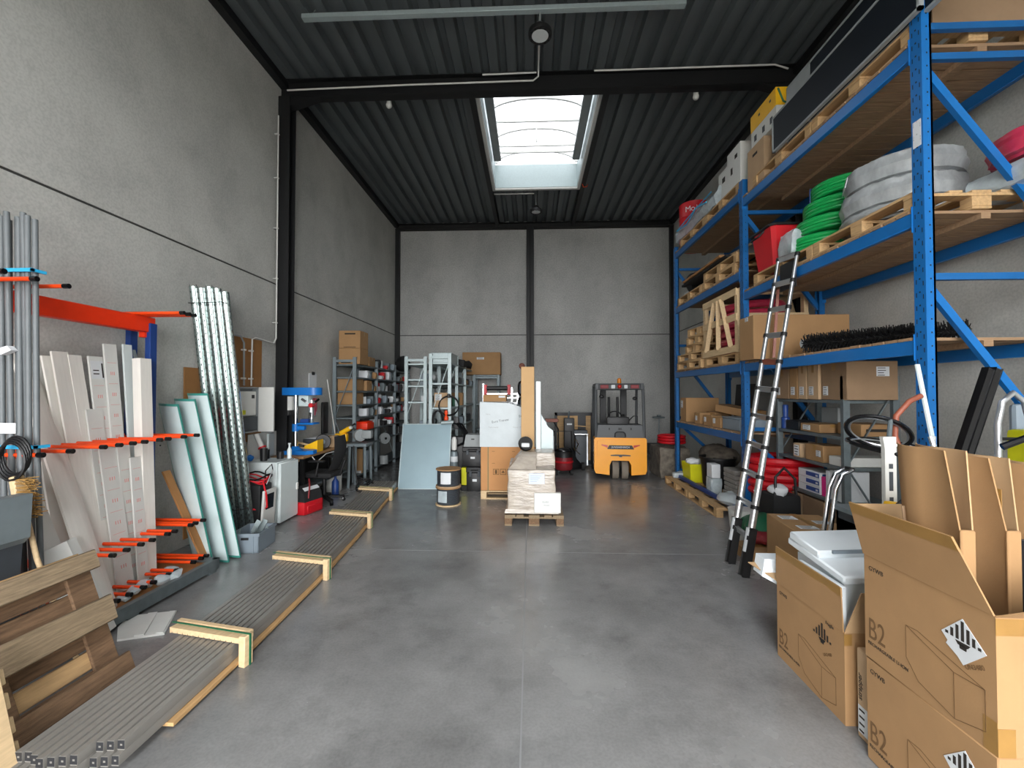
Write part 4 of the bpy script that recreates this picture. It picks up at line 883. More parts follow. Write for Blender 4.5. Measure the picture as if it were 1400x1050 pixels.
for k in range(3): MB().tube([(-.1 + .05 * k, -.1, 1.22), (.02 + .05 * k, -.2, 1.2), (.16 + .03 * k, -.24, 1.05), (.15 + .03 * k, -.2, .85), (.02, -.15, .78)], .018, 8).build('hose', 'black_gloss', wm)
MB().cyl((-.3, -.12, 1.22), (.02, -.12, 1.24), .035, 12).build('torch_handle', 'galv_light', wm); MB().box(-.06, .04, -.16, -.08, 1.1, 1.34, .02).build('clamp', 'black', wm)
solid('yellow_drill_case', MB().box(-1.27, -1.16, 8.06, 8.3, .1, .42, .01), 'lime', 'yellow box between the cable drums and black toolboxes', 'case'); solid('black_base_box', MB().box(-1.28, -1.15, 8.06, 8.32, 0, .098, .01), 'black', 'low black box below the yellow box', 'box')
def toolbox(label, loc, w, d, h, m):
    t = thing('toolbox', label, 'toolbox', loc, 0, 'stacked toolboxes'); MB().box(-w/2, w/2, -d/2, d/2, 0, h * .75, .015).build('body', m, t); MB().box(-w/2 - .006, w/2 + .006, -d/2 - .006, d/2 + .006, h * .76, h, .012).build('lid', m, t)
    for x in (-w * .25, w * .25): MB().box(x - .025, x + .025, -d/2 - .018, -d/2, h * .6, h * .84, .004).build('latch', 'plastic_dark', t)
    MB().box(-.04, .04, -d/2 - .003, -d/2 + .002, h * .4, h * .5).build('label_sticker', 'paper', t); MB().tube([(-w * .2, -d/2, h * .88), (-w * .2, -d/2 - .04, h * .88), (w * .2, -d/2 - .04, h * .88), (w * .2, -d/2, h * .88)], .01, 6).build('handle', 'black', t)
    return t
toolbox('large black toolbox at the bottom of the stack beside the wrapped carton', (-1.02, 8.2, 0), .3, .34, .44, 'black'); toolbox('black toolbox in the middle of the stack beside the wrapped carton', (-1.06, 8.24, .442), .38, .36, .36, 'black')
gc = thing('instrument_case', 'light grey case on top of the black toolbox stack', 'case', (-1.06, 8.24, .804)); b = MB(); b.prism([(-.17, 0), (.17, 0), (.17, .22), (-.13, .22)], 'y', -.16, .16); b.build('shell', 'grey_mid', gc); MB().box(-.03, .03, -.165, -.158, .13, .15).build('badge', 'black', gc)
# ------------------------------------------------------------------ tall wrapped carton on a pallet
tp = pallet('pine pallet beneath the tall white-wrapped carton', TR(-.29, 7.88, 0), 1.1, .9, 'pine_pale', 'pine_pale')
wc = thing('wrapped_carton', 'tall brown carton on a pallet with white printed foil over its upper half', 'carton', (-.29, 7.88, .146))
mat('card_orange', '#bf8a58', .8, var=.05, vs=4)
b = MB(); b.prism([(-.565, .74), (.565, .74), (.565, 1.16), (.3, 1.36), (-.08, 1.48), (-.565, 1.5)], 'y', -.465, .465); b.build('foil_wrap', 'film_white', wc)
MB().box(-.43, -.42, -.4555, -.45, 0, .75).box(-.43, -.42, -.45, .45, .0, .002).build('green_strap', 'green_dark', wc)
b = MB().box(-.55, .55, -.45, .45, 0, .76, .008); b.mi = 1
for k in range(3):
    x = -.34 + .12 * k
    for (x0, x1, z0, z1) in ((x, x + .1, .27, .278), (x, x + .1, .36, .368), (x, x + .008, .27, .368), (x + .092, x + .1, .27, .368)): b.box(x0, x1, -.4525, -.45, z0, z1)
    b.prism([(x + .02, .3), (x + .08, .3), (x + .05, .345)] if k == 1 else [(x + .03, .285), (x + .07, .285), (x + .07, .35), (x + .03, .35)], 'y', -.4525, -.45)
for x in (-.36, -.02):
    for z in (.46, .66): b.box(x, x + .05, -.4525, -.45, z, z + .006)
b.build('body', ['card_orange', 'ink_line'], wc)
Mt = lambda x, z, a: Matrix.Translation((x, -.467, z)) @ Matrix.Rotation(PI / 2, 4, 'X') @ Matrix.Rotation(a, 4, 'Z')
for s, x, z, a, si in (('Euro Transac', -.36, 1.14, .16, .055), ('Ecotr', .1, 1.24, .16, .055), ('Teramono', -.42, 1.06, 0, .04), ('Bond 1710', .0, 1.06, 0, .04), ('Note', -.46, 1.28, 0, .035)): text(s, si, 'plastic_dark' if si > .05 else 'hose_grey', wc, Mt(x, z, a), 'printed_text')
MB().box(-.52, -.12, -.4, -.1, 1.502, 1.62, .005).build('top_box', 'card', wc)
MB().box(-.25, -.14, -.402, -.4, 1.57, 1.605).build('label_sticker', 'paper', wc)
st = thing('steel_trolley', 'slim steel trolley carrying a red and black roller behind the wrapped carton', 'trolley', (-.66, 8.62, 0))
for x in (-.26, .3): MB().box(x - .015, x + .015, -.02, .02, 0, 1.98 if x < 0 else 1.9).build('post', 'alu', st)
MB().cyl((-.2, 0, 1.89), (.22, 0, 1.89), .045, 14).build('roller', 'black', st)
for x in (-.22, .24): MB().box(x - .03, x + .03, -.04, .04, 1.76, 1.96, .006).build('roller_bracket', 'red', st)
for z in (1.78, 1.7, 1.6): MB().box(-.26, .42, -.02, .02, z - .012, z + .012).build('crossbar', 'alu', st)
MB().box(.4, .43, -.02, .02, 0, 1.8).build('post', 'alu', st); MB().box(-.26, .42, -.2, .2, .2, .24).build('platform', 'steel_grey', st)
bs = thing('headset_stand', 'two black rounded frames on a post behind the tall cardboard tube box', 'stand', (-.12, 8.4, 0)); MB().cyl((0, 0, 0), (0, 0, 1.95), .02).build('post', 'black', bs)
for z in (1.72, 2.02):
    b = MB(); b.tube([(.1 * math.copysign(abs(math.cos(t)) ** .5, math.cos(t)), -.04, z - .14 + .13 * math.copysign(abs(math.sin(t)) ** .5, math.sin(t))) for t in [2 * PI * i / 20 for i in range(20)]], .022, 8, True); b.build('frame_ring', 'black_gloss', bs); MB().box(-.09, .09, -.05, -.03, z - .25, z - .03, .01).build('pad', 'plastic_dark', bs)
# ------------------------------------------------------------------ wrapped load on a pallet in the middle of the floor
pallet('old pallet under the plastic-wrapped load in the middle of the floor', TR(.05, 6.57, 0, PI / 2), 1.2, .8, 'old_wood_pale', 'old_wood')
ld = thing('wrapped_load', 'bulky load wrapped in clear stretch film on the middle floor pallet', 'load', (.03, 6.4, .146))
b = MB(); b.box(-.34, .31, -.4, .1, .01, .6, .02); b.box(.02, .33, .0, .5, .55, .78, .015); b.box(-.34, .3, .05, .6, .01, .62, .02); b.rings([[V((-.34, -.36, .58)), V((.05, -.36, .58)), V((.05, .3, .58)), V((-.34, .3, .58))], [V((-.16, -.06, .8)), V((.05, -.06, .8)), V((.05, .3, .8)), V((-.16, .3, .8))]])
b.subdiv(4); b.jitter(.012, 9, 3); b.jitter(.006, 30, 2); b.build('wrapped_bulk', 'film', ld)
MB().box(.02, .38, -.435, -.36, .03, .3, .006).build('white_box', 'white', ld)
text('GLASS', .03, 'plastic_grey', ld, Matrix.Translation((.13, -.437, .17)) @ Matrix.Rotation(PI / 2, 4, 'X'), 'printed_text'); text('FRAGILE', .02, 'plastic_grey', ld, Matrix.Translation((.15, -.437, .13)) @ Matrix.Rotation(PI / 2, 4, 'X'), 'printed_text')
lbl = MB().box(-.05, .16, -.428, -.422, .42, .56).build('label_sticker', mat('label_blue', '#c9d3ea', .5), ld); b = MB(); [b.box(-.03, .06 + .02 * k, -.4295, -.427, .45 + .025 * k, .455 + .025 * k) for k in range(4)]; b.build('print', 'plastic_grey', lbl)
b = MB(); b.rings([[V((x, y, .02)) for x, y in ((-.38, -.42), (.36, -.42), (.36, .5), (-.38, .5))], [V((x, y, .07)) for x, y in ((-.37, -.41), (.33, -.41), (.33, .48), (-.37, .48))]]).jitter(.02, 8, 5); b.build('film_skirt', 'film', ld)
rl = thing('black_roller', 'black ribbed wheel with white tape lying on the wrapped load', 'wheel', (-.07, 6.48, .95)); b = MB(); b.lathe([(.04, -.04), (.1, -.04), (.11, 0), (.1, .04), (.04, .04)], 16, TR(0, 0, .1, .2, PI / 2 - .4)); b.build('wheel', 'black', rl); MB().box(-.06, .06, -.1, -.06, .06, .12, .01).build('tape', 'paper', rl)
carton('tall slim brown tube box standing upright in the middle of the hall', (-.04, 6.9, .146), .205, .13, 2.06, 0, mat('card_tube', '#c7a172', .8, var=.03) and 'card_tube', None)
solid('white_tube', MB().box(.085, .165, 6.86, 6.95, .146, 1.98, .008), 'white_gloss', 'tall slim white square tube beside the brown tube box', 'tube')
solid('mint_board', MB().prism([(.17, .146), (.36, .146), (.36, 1.2), (.28, 1.26), (.17, 1.46)], 'y', 6.96, 7.06), 'mint', 'pale mint panel with sloping top beside the white tube', 'panel')
# ------------------------------------------------------------------ forklift seen from behind
fk = thing('forklift', 'yellow and grey electric forklift parked with its rear facing the hall', 'forklift', (1.85, 9.1, 0), -.09); Y0 = 0.
b = MB(); W = .53
prof = [(-.5, .13), (-.22, .1), (-.22, .3), (-.17, .4), (.17, .4), (.22, .3), (.22, .1), (.5, .13), (W, .2), (W, .84), (.5, .87), (-.5, .87), (-W, .84), (-W, .2)]
b.prism(prof, 'y', .06, .5)
b.build('counterweight', 'truck_yellow', fk)
b = MB(); b.rings([[V((x, y, z)) for x, z in [(-.44, .46), (.44, .46), (.47, .5), (.47, .8), (.44, .84), (-.44, .84), (-.47, .8), (-.47, .5)]] for y in (.0 + .03, .1)]); b.build('rear_bulge', 'truck_yellow', fk)
MB().box(-.5, .5, .5, 1.5, .16, .8, .02).build('chassis', 'plastic_dark', fk)
MB().prism([(-.27, .64), (.27, .64), (.23, .72), (-.23, .72)], 'y', .022, .035).build('badge_panel', 'black', fk)
text('JUNGHEINRICH', .052, 'paper', fk, Matrix.Translation((0, .02, .665)) @ Matrix.Rotation(PI / 2, 4, 'X'), 'badge_lettering', .001, 'CENTER')
for s in (-1, 1): MB().prism([(s * .26, .665), (s * .39, .72), (s * .38, .735), (s * .26, .72)], 'y', .02, .034).build('tail_light', 'tail_red', fk)
MB().prism([(-.2, .5), (.2, .5), (.2, .52), (.08, .53), (-.08, .53), (-.2, .52)], 'y', .022, .04).box(-.03, .03, .02, .04, .48, .53).build('tow_pin', 'plastic_dark', fk)
MB().prism([(-.47, .87), (.47, .87), (.45, 1.13), (-.45, 1.13)], 'y', .1, .7).build('hood', 'grey_dark' if 'grey_dark' in MATS else mat('truck_grey', '#4c4f51', .5), fk)
MATS.setdefault('truck_grey', MATS.get('truck_grey'))
b = MB(); b.tube([(-.11, .09, .88), (-.1, .085, .96), (-.06, .08, .99), (.06, .08, .99), (.1, .085, .96), (.11, .09, .88)], .012, 8); b.box(-.1, .1, .088, .1, .87, .97); b.build('hood_handle', 'black', fk)
for x in (-.22, 0, .22): MB().box(x - .03 if x == 0 else x - .012, x + .03 if x == 0 else x + .012, .085, .11, 1.03, 1.07, .004).build('vent', 'black', fk)
for s in (-1, 1):
    MB().tube([(s * .49, .14, .87), (s * .49, .16, 1.3), (s * .485, .24, 1.95)], .032, 8).build('roof_post', 'truck_grey', fk)
    MB().tube([(s * .49, 1.25, .4), (s * .49, 1.22, 1.3), (s * .485, 1.1, 1.95)], .03, 8).build('roof_post', 'truck_grey', fk)
b = MB(); b.box(-.5, .5, .18, .3, 1.86, 2.0, .02); b.box(-.5, -.42, .2, 1.2, 1.93, 2.0, .01); b.box(.42, .5, .2, 1.2, 1.93, 2.0, .01); b.box(-.5, .5, 1.1, 1.2, 1.93, 2.0, .01)
for x in (-.28, -.14, 0, .14, .28): b.box(x - .02, x + .02, .25, 1.15, 1.94, 1.98)
b.build('overhead_guard', 'truck_grey', fk)
MB().box(-.43, .43, .165, .185, 1.87, 1.985, .01).build('light_bar', 'black', fk)
for x, m, w_ in ((-.31, 'red_dark', .17), (-.13, 'paper', .08), (.13, 'paper', .07), (.31, 'red_dark', .17)): MB().box(x - w_ / 2, x + w_ / 2, .155, .17, 1.89, 1.965, .01).build('rear_lamp', m, fk)
MB().ball((0, .15, 1.93), .045, n=12).build('beacon_base', 'tail_red', fk); MB().lathe([(.04, 2.0), (.045, 2.02), (.04, 2.09), (.02, 2.11), (0, 2.11)], 14, TR(0, .22, 0)).build('beacon', 'amber', fk)
for s in (-1, 1): MB().box(s * .24 - .07, s * .24 + .07, 1.5, 1.62, .05, 2.0, .006).build('mast_rail', 'steel_black', fk); MB().cyl((s * .1, 1.56, .2), (s * .1, 1.56, 1.7), .03).build('lift_cylinder', 'black', fk)
MB().box(-.3, .3, 1.5, 1.62, 1.86, 1.95).build('mast_crosshead', 'steel_black', fk); MB().box(-.3, .3, 1.5, 1.62, .6, .7).build('mast_crosshead', 'steel_black', fk)
MB().box(-.45, .45, 1.62, 1.68, .1, .5).build('fork_carriage', 'steel_black', fk)
for s in (-1, 1): MB().bar((s * .25, 1.68, .08), (s * .25, 2.7, .06), .11, .04).build('fork', 'steel_black', fk)
MB().box(-.24, .24, .45, .6, 1.0, 1.28, .04).build('seat_back', 'black', fk); MB().box(-.24, .24, .5, .95, 1.0, 1.12, .03).build('seat', 'black', fk)
MB().tube([(.16 * math.cos(t), 1.15 + .05 * math.sin(t), 1.22 + .15 * math.sin(t)) for t in [2 * PI * i / 20 for i in range(20)]], .014, 6, True).build('steering_wheel', 'black', fk)
MB().tube([(.2, 1.2, .9), (.2, 1.2, 1.3)], .03).build('control_column', 'black', fk); MB().tube([(.22, .45, 1.2), (.32, .45, 1.3), (.4, .45, 1.3), (.4, .45, 1.1)], .012, 6).build('grab_rail', 'black', fk)
for x, z in ((.33, 1.68), (-.36, 1.72)): MB().ball((x, .3, z), .05, (1.1, .6, .8), 10).build('mirror', 'black', fk)
for s in (-1, 1):
    o = MB().lathe([(.08, -.065), (.18, -.065), (.19, -.05), (.19, .05), (.18, .065), (.08, .065)], 28, TR(s * .095, .22, .19, 0, 0, PI / 2)).build('rear_wheel', mat('tyre_beige', '#7d7468', .8) and 'tyre_beige', fk); MB().lathe([(.02, -.068), (.08, -.068), (.08, .068), (.02, .068)], 16, TR(s * .095, .22, .19, 0, 0, PI / 2)).build('wheel_hub', 'black', o)
    o = MB().lathe([(.1, -.08), (.22, -.08), (.23, -.06), (.23, .06), (.22, .08), (.1, .08)], 28, TR(s * .44, 1.35, .23, 0, 0, PI / 2)).build('front_wheel', 'rubber', fk); MB().lathe([(.02, -.07), (.1, -.07), (.1, .07), (.02, .07)], 16, TR(s * .44, 1.35, .23, 0, 0, PI / 2)).build('wheel_hub', 'truck_yellow', o)
# ------------------------------------------------------------------ beside the forklift
fp = thing('framed_board', 'black framed board with tan chipboard inserts beside the forklift', 'board', (1.1, 11.2, 0)); b = MB(); b.box(-.48, -.42, -.03, .03, 0, 1.3); b.box(.42, .48, -.03, .03, 0, 1.3); b.box(-.48, .48, -.03, .03, 1.22, 1.3); b.box(-.48, .48, -.03, .03, 0, .1); b.box(.1, .3, -.03, .03, .1, 1.22); b.build('frame', 'black', fp)
for x0, x1 in ((-.42, .1), (.3, .42)): MB().box(x0, x1, -.01, .01, .1, 1.22).build('chipboard', 'pine', fp)
pj = thing('floor_machine', 'tall black floor grinder with grey tray beside the forklift', 'machine', (.92, 10.5, 0)); MB().box(-.12, .12, -.1, .1, .5, 1.2, .02).build('control_box', 'black', pj); MB().box(-.06, .06, -.104, -.1, 1.04, 1.08).build('label_sticker', 'paper', pj); MB().cyl((.1, 0, 1.02), (.42, -.05, 1.0), .012).build('handlebar', 'pine', pj); MB().box(.1, .42, -.14, .14, .84, .92, .01).build('tray', 'plastic_dark', pj); MB().box(.12, .44, -.15, -.14, .82, .84).build('tray_edge', 'alu', pj); MB().box(.14, .42, -.1, .1, .1, .8, .02).build('motor_housing', 'plastic_dark', pj); MB().box(.4, .43, -.12, .12, .1, .8).build('side_rail', 'alu', pj)
MB().lathe([(.3, .04), (.32, .1), (.2, .25), (.1, .5)], 20).build('grinding_head', 'black', pj); MB().tube([(-.02, -.1, 1.2), (-.02, -.14, 1.3), (.0, -.12, 1.36)], .02).build('lever', 'galv_dark', pj); MB().tube([(.12, -.16, .76), (.2, -.18, .6), (.14, -.18, .46), (.24, -.18, .36)], .014).build('chrome_pipe', 'chrome', pj)
for x in (-.1, .3): MB().lathe([(.02, -.03), (.09, -.03), (.09, .03), (.02, .03)], 16, TR(x, -.2, .09, 0, 0, PI / 2)).build('wheel', 'rubber', pj)
vc = thing('vacuum_cleaner', 'red and black workshop vacuum cleaner on small wheels', 'vacuum', (.74, 9.82, 0)); MB().lathe([(.17, .1), (.2, .14), (.2, .34), (.19, .38)], 24).build('tub', 'red_dark', vc); MB().lathe([(.205, .26), (.215, .28), (.205, .3)], 24).build('rim', 'red', vc); MB().lathe([(.2, .38), (.19, .48), (.12, .56), (.03, .58)], 24).build('motor_head', 'black', vc)
MB().tube([(.18 * math.cos(t), -.02 + .12 * math.sin(t), .52 + .02 * math.sin(2 * t)) for t in [2 * PI * i / 18 for i in range(18)]], .024, 8, True).build('hose', 'black_gloss', vc); MB().tube([(-.2, -.05, .4), (-.2, -.08, .95), (.16, -.08, .95), (.18, -.05, .4)], .014, 6).build('push_bar', 'black', vc)
for x, y in ((-.16, -.14), (.16, -.14), (-.16, .14), (.16, .14)): MB().lathe([(.01, -.025), (.055, -.025), (.055, .025), (.01, .025)], 14, TR(x, y, .055, 0, 0, PI / 2)).build('wheel', 'rubber', vc)
tr_ = thing('hand_truck', 'black hand truck with white plate standing behind the mint panel', 'trolley', (.45, 10.2, 0)); 
for s in (-1, 1): MB().tube([(s * .2, 0, .1), (s * .2, .05, .95), (s * .1, .08, 1.12)], .018).build('rail', 'black', tr_); MB().lathe([(.02, -.03), (.13, -.03), (.13, .03), (.02, .03)], 16, TR(s * .25, .06, .13, 0, 0, PI / 2)).build('wheel', 'rubber', tr_)
for z in (.3, .6, .9): MB().box(-.2, .2, 0, .04, z - .015, z + .015).build('crossbar', 'black', tr_)
MB().box(-.15, .1, -.03, -.01, .45, .8).build('plate', 'paper', tr_); MB().box(-.22, .22, -.25, .0, .02, .03).build('toe_plate', 'galv_dark', tr_); MB().box(-.2, .2, -.02, .05, 1.12, 1.2, .01).build('crate_edge', 'brown_rust', tr_)
ts = thing('lamp_stand', 'thin stand with small flat head standing by the back wall', 'stand', (3.55, 12.3, 0)); MB().cyl((0, 0, 0), (0, 0, 1.12), .012).build('pole', 'steel_grey', ts); MB().box(-.17, .15, -.06, .06, 1.1, 1.14, .01).box(-.05, .05, -.05, .05, 1.14, 1.19, .01).build('head', 'galv_dark', ts); MB().lathe([(.18, 0), (.18, .02), (.03, .04)], 16).build('base', 'black', ts)
b = MB(); b.box(2.72, 3.35, 9.35, 10.2, 0, .64, .05); b.subdiv(4); b.jitter(.035, 6, 2); b.jitter(.015, 18, 5); solid('bulk_bag', b, 'camo', 'bulging brown-grey sack beside the blue rack foot', 'sack')
for k in range(3):
    b = MB().tube([(3.08 + .27 * math.cos(t), 9.75 + .27 * math.sin(t), .73 + .062 * k) for t in [2 * PI * i / 28 for i in range(28)]], .03, 8, True); solid('red_ring', b, 'red', 'red plastic ring lying on the brown-grey sack, %s of three' % ['lowest', 'middle', 'topmost'][k], 'ring', 'red rings on the sack')
bx_ = thing('step_stool', 'black low step frame between forklift and the brown-grey sack', 'step', (2.52, 10.3, 0)); [MB().box(-.12, .12, -.2, .2, z, z + .03).build('tread', 'black', bx_) for z in (.15, .32, .5)]; [MB().box(x - .015, x + .015, y - .015, y + .015, 0, .5).build('leg', 'black', bx_) for x in (-.12, .12) for y in (-.2, .2)]
# alarm bell on the middle column, lamps, sensors, conduit under the roof
solid('alarm_bell', MB().lathe([(.09, 0), (.09, .03), (.07, .06), (.02, .07)], 18, TR(-.25, 13.09, 2.6, 0, PI / 2)), 'brown_rust', 'red-brown alarm bell on the back wall by the middle column', 'bell')
for x, y, lab in ((.13, 5.58, 'on the steel rail before the skylight'), (.15, 11.1, 'behind the skylight')):
    l = thing('high_bay_lamp', 'round black high bay lamp hanging under the roof %s' % lab, 'lamp', (x, y, 6.4)); MB().lathe([(.15, 0), (.155, .02), (.15, .06), (.09, .09), (.07, .14), (.03, .17)], 28).build('housing', 'black', l); MB().lathe([(.001, -.004), (.105, -.004), (.11, .004)], 28).build('lens', 'lamp_lens', l); MB().cyl((0, 0, .16), (0, 0, .3 if y < 6 else .45), .012).build('hanger', 'grey_mid', l)
    b = MB()
    for k in range(12): a = 2 * PI * k / 12; b.box(.128 * math.cos(a) - .012, .128 * math.cos(a) + .012, .128 * math.sin(a) - .012, .128 * math.sin(a) + .012, -.008, .004)
    b.build('lens_clips', 'black_matt', l)
rl = thing('ceiling_rail', 'long galvanised rail hanging under the roof deck', 'rail', (-.5, 5.58, 6.7)); MB().box(-2.5, 2.48, -.04, .04, .02, .08, .004).build('rail', 'galv_light', rl)
for x in (-2.4, 2.4): MB().tube([(x, -.02, .08), (x - .06, -.02, .17)], .006).tube([(x, .02, .08), (x + .06, .02, .17)], .006).build('hanger_wire', 'galv_dark', rl)
for x, lab in ((-2.32, 'above the grey shelf racks'), (2.65, 'above the blue rack')):
    s_ = thing('motion_sensor', 'white motion sensor under the roof beam %s' % lab, 'sensor', (x, 7.04, 6.5)); MB().ball((0, 0, .03), .05, n=12).build('lens', 'white', s_); MB().lathe([(.04, .05), (.04, .1)], 14).build('mount', 'white', s_)
for pts, lab in (([(-3.9, 6.8, 6.66), (-2.0, 6.8, 6.69), (.05, 6.8, 6.7), (.13, 6.78, 6.75), (.13, 6.72, 6.83)], 'thin white conduit along the roof beam to the lamp cable'), ([(-.75, 6.79, 6.81), (.1, 6.79, 6.82)], 'short white conduit on top of the roof beam'), ([(1.0, 6.79, 6.82), (3.75, 6.79, 6.83), (3.95, 6.79, 6.76)], 'white conduit on the roof beam toward the blue rack'), ([(.13, 5.7, 6.7), (.13, 5.75, 6.8), (.13, 6.6, 6.82), (.13, 6.76, 6.82)], 'white cable from the lamp to the roof beam'), ([(-.9, 10.8, 6.74), (.1, 10.8, 6.74)], 'white conduit behind the skylight')):
    solid('ceiling_conduit', MB().tube(pts, .013, 6), 'white', lab, 'pipe')
solid('orange_cable', MB().tube([(1.22, 10.3, 6.75), (1.26, 10.34, 6.66), (1.34, 10.36, 6.68), (1.36, 10.38, 6.74)], .01, 6), 'orange', 'short orange cable loop at the skylight corner', 'cable')
# ================================================================== blue pallet rack
FY = (3.41, 6.18, 9.0); NEARL = (2.145, 3.125, 4.425); FARL = (1.165, 2.155, 3.445, 4.555); BH = .11
pr_ = thing('pallet_rack', 'tall blue pallet rack of two bays along the concrete wall', 'rack', (3.47, 6.2, 0))
for fi, y in enumerate(FY):
    for x0, x1 in ((2.93, 3.0), (3.94, 4.01)):
        b = MB(); s = 1 if x0 < 3.2 else -1; xf = x0 if s > 0 else x1
        b.box(xf - .002 if s > 0 else xf - .002, xf + .002, y - .05, y + .05, .01, 4.75); b.box(x0, x1, y - .05, y - .046, .01, 4.75); b.box(x0, x1, y + .046, y + .05, .01, 4.75)
        b.box(x0 + .055 if s > 0 else x0, x1 if s > 0 else x1 - .055, y - .05, y - .03, .01, 4.75); b.box(x0 + .055 if s > 0 else x0, x1 if s > 0 else x1 - .055, y + .03, y + .05, .01, 4.75)
        if s > 0:
            b.mi = 1
            for k in range(46 if fi == 0 else 44):
                z = .1 + .1 * k
                b.box(xf - .0035, xf - .001, y - .032, y - .026, z, z + .035).box(xf - .0035, xf - .001, y + .026, y + .032, z + .02, z + .055).box(xf - .0035, xf - .001, y - .006, y + .006, z + .05, z + .062)
                b.box(x0 + .03, x0 + .04, y - .0515, y - .049, z + .04, z + .052)
        up = b.build('upright', ['rack_blue_bright' if fi == 0 else 'rack_blue', 'black'], pr_, True)
        if s > 0:
            if fi == 0:
                MB().box(2.9265, 2.928, 3.375, 3.445, 3.66, 3.86).build('worn_sticker', 'paper', up, True)
        MB().box(x0 - .03, x1 + .03, y - .07, y + .07, 0, .01).build('foot_plate', 'rack_blue', pr_, True)
    hz = (.25, 1.25, 2.67, 4.34, 4.57) if fi == 0 else (.25, 1.3, 2.75, 4.3)
    for z in hz: MB().box(3.0, 3.94, y - .02, y + .02, z - .025, z + .025).build('frame_strut', 'rack_blue', pr_, True)
    for za, zb in ((4.25, 2.95), (2.6, 1.3), (1.2, .3)) : MB().bar((2.98, y - .0, za), (3.96, y, zb), .04, .055).build('diagonal_brace', 'rack_blue_bright' if fi == 0 else 'rack_blue', pr_, True)
def beams(y0, y1, zs, m, bay):
    for z in zs:
        for x in (2.925, 3.975):
            o = MB().box(x, x + .05, y0 + .05, y1 - .05, z - BH / 2, z + BH / 2, .006).build('beam', m if x < 3 else 'rack_blue', pr_, True)
            for yy in (y0 + .055, y1 - .055): MB().box(x - .006 if x < 3 else x, x + .05, yy - .005 if yy < (y0 + y1) / 2 else yy, yy if yy < (y0 + y1) / 2 else yy + .005, z - .1, z + .1).build('beam_connector', m, o, True)
beams(FY[0], FY[1], NEARL, 'rack_blue_bright', 'near'); beams(FY[1], FY[2], FARL, 'rack_blue', 'far')
MB().box(2.87, 2.925, 6.23, 8.95, .147, .21, .006).build('floor_beam', 'navy', pr_, True)
def deck(label, y0, y1, z, n, m='deck_wood'):
    t = thing('shelf_deck', label, 'shelf', (3.47, (y0 + y1) / 2, z), 0, 'wooden decks of the blue rack'); L = (y1 - y0) / n
    b = MB()
    for i in range(n): b.box(-.54 - RND.uniform(0, .012), .55, y0 + L * i + .009 - (y0 + y1) / 2, y0 + L * (i + 1) - .009 - (y0 + y1) / 2, 0, .022 + RND.uniform(-.002, .002))
    b.build('slatted_boards', m, t); MB().box(-.02, .05, y0 - (y0 + y1) / 2, y1 - (y0 + y1) / 2, -.045, 0).build('joist', m, t)
DT = .0235
for z, nm in zip(NEARL, ('lowest', 'middle', 'top')): deck('slatted wooden deck of the rack bay with the ladder, %s level' % nm, FY[0] + .07, FY[1] - .06, z + BH / 2, 20)
for z, nm in zip(FARL, ('lowest', 'second', 'third', 'top')): deck('slatted wooden deck of the rack bay by the forklift, %s level' % nm, FY[1] + .06, FY[2] - .06, z + BH / 2, 20)
N1, N2, N3 = [z + BH / 2 + DT + .001 for z in NEARL]; F1, F2, F3, F4 = [z + BH / 2 + DT + .001 for z in FARL]; PH = .1455
# ------------------------------------------------------------------ pallets in the rack and under it
GPn = 'pine pallets in the blue rack'
PM = lambda y, z, x=3.44: TR(x, y, z, PI / 2)
pallet('pine pallet under the grey hose coils', PM(4.06, N2), 1.2, 1.0, group=GPn); pallet('pine pallet under the red bin and green coils', PM(5.28, N2), 1.2, 1.0, group=GPn)
pallet('pine pallet under the dark framed panels, end by the blue post with the sticker', PM(4.06, N3), 1.2, 1.0, group=GPn); pallet('pine pallet under the dark framed panels, end by the banana box', PM(5.28, N3), 1.2, 1.0, group=GPn)
pallet('pine pallet on the top rack level under the banana box', PM(6.86, F4), 1.2, 1.0, group=GPn); pallet('pine pallet on the top rack level under the foil roll', PM(8.08, F4), 1.2, 1.0, group=GPn)
pallet('pine pallet below the long brown boards, upper of two', PM(6.95, F3 + PH), 1.2, 1.0, group=GPn); pallet('pine pallet below the long brown boards, lower of two', PM(7.0, F3), 1.2, 1.0, group=GPn); pallet('pine pallet on the third rack level beside the stacked two', PM(8.25, F3), 1.2, 1.0, group=GPn)
pallet('pine pallet under the slatted crate with red hoses', PM(6.93, F2), 1.2, 1.0, group=GPn)
for i in range(5): pallet('small pine pallet in the leaning rack stack, %s of five' % ['lowest', 'second from below', 'middle', 'second from above', 'topmost'][i], TR(3.4, 8.2 - .08 * i, F2 + PH * i, PI / 2 + .03 * i), 1.2 if i < 2 else .8, 1.0 if i < 2 else .9, group='stacked pallets beside the slatted crate')
pallet('pine pallet on the floor protruding under the rack by the forklift', PM(8.3, 0, 3.18), 1.2, 1.0, group='floor pallets under the blue rack'); pallet('pine pallet on the floor protruding under the rack by the ladder', PM(7.08, 0, 3.18), 1.2, 1.0, group='floor pallets under the blue rack')
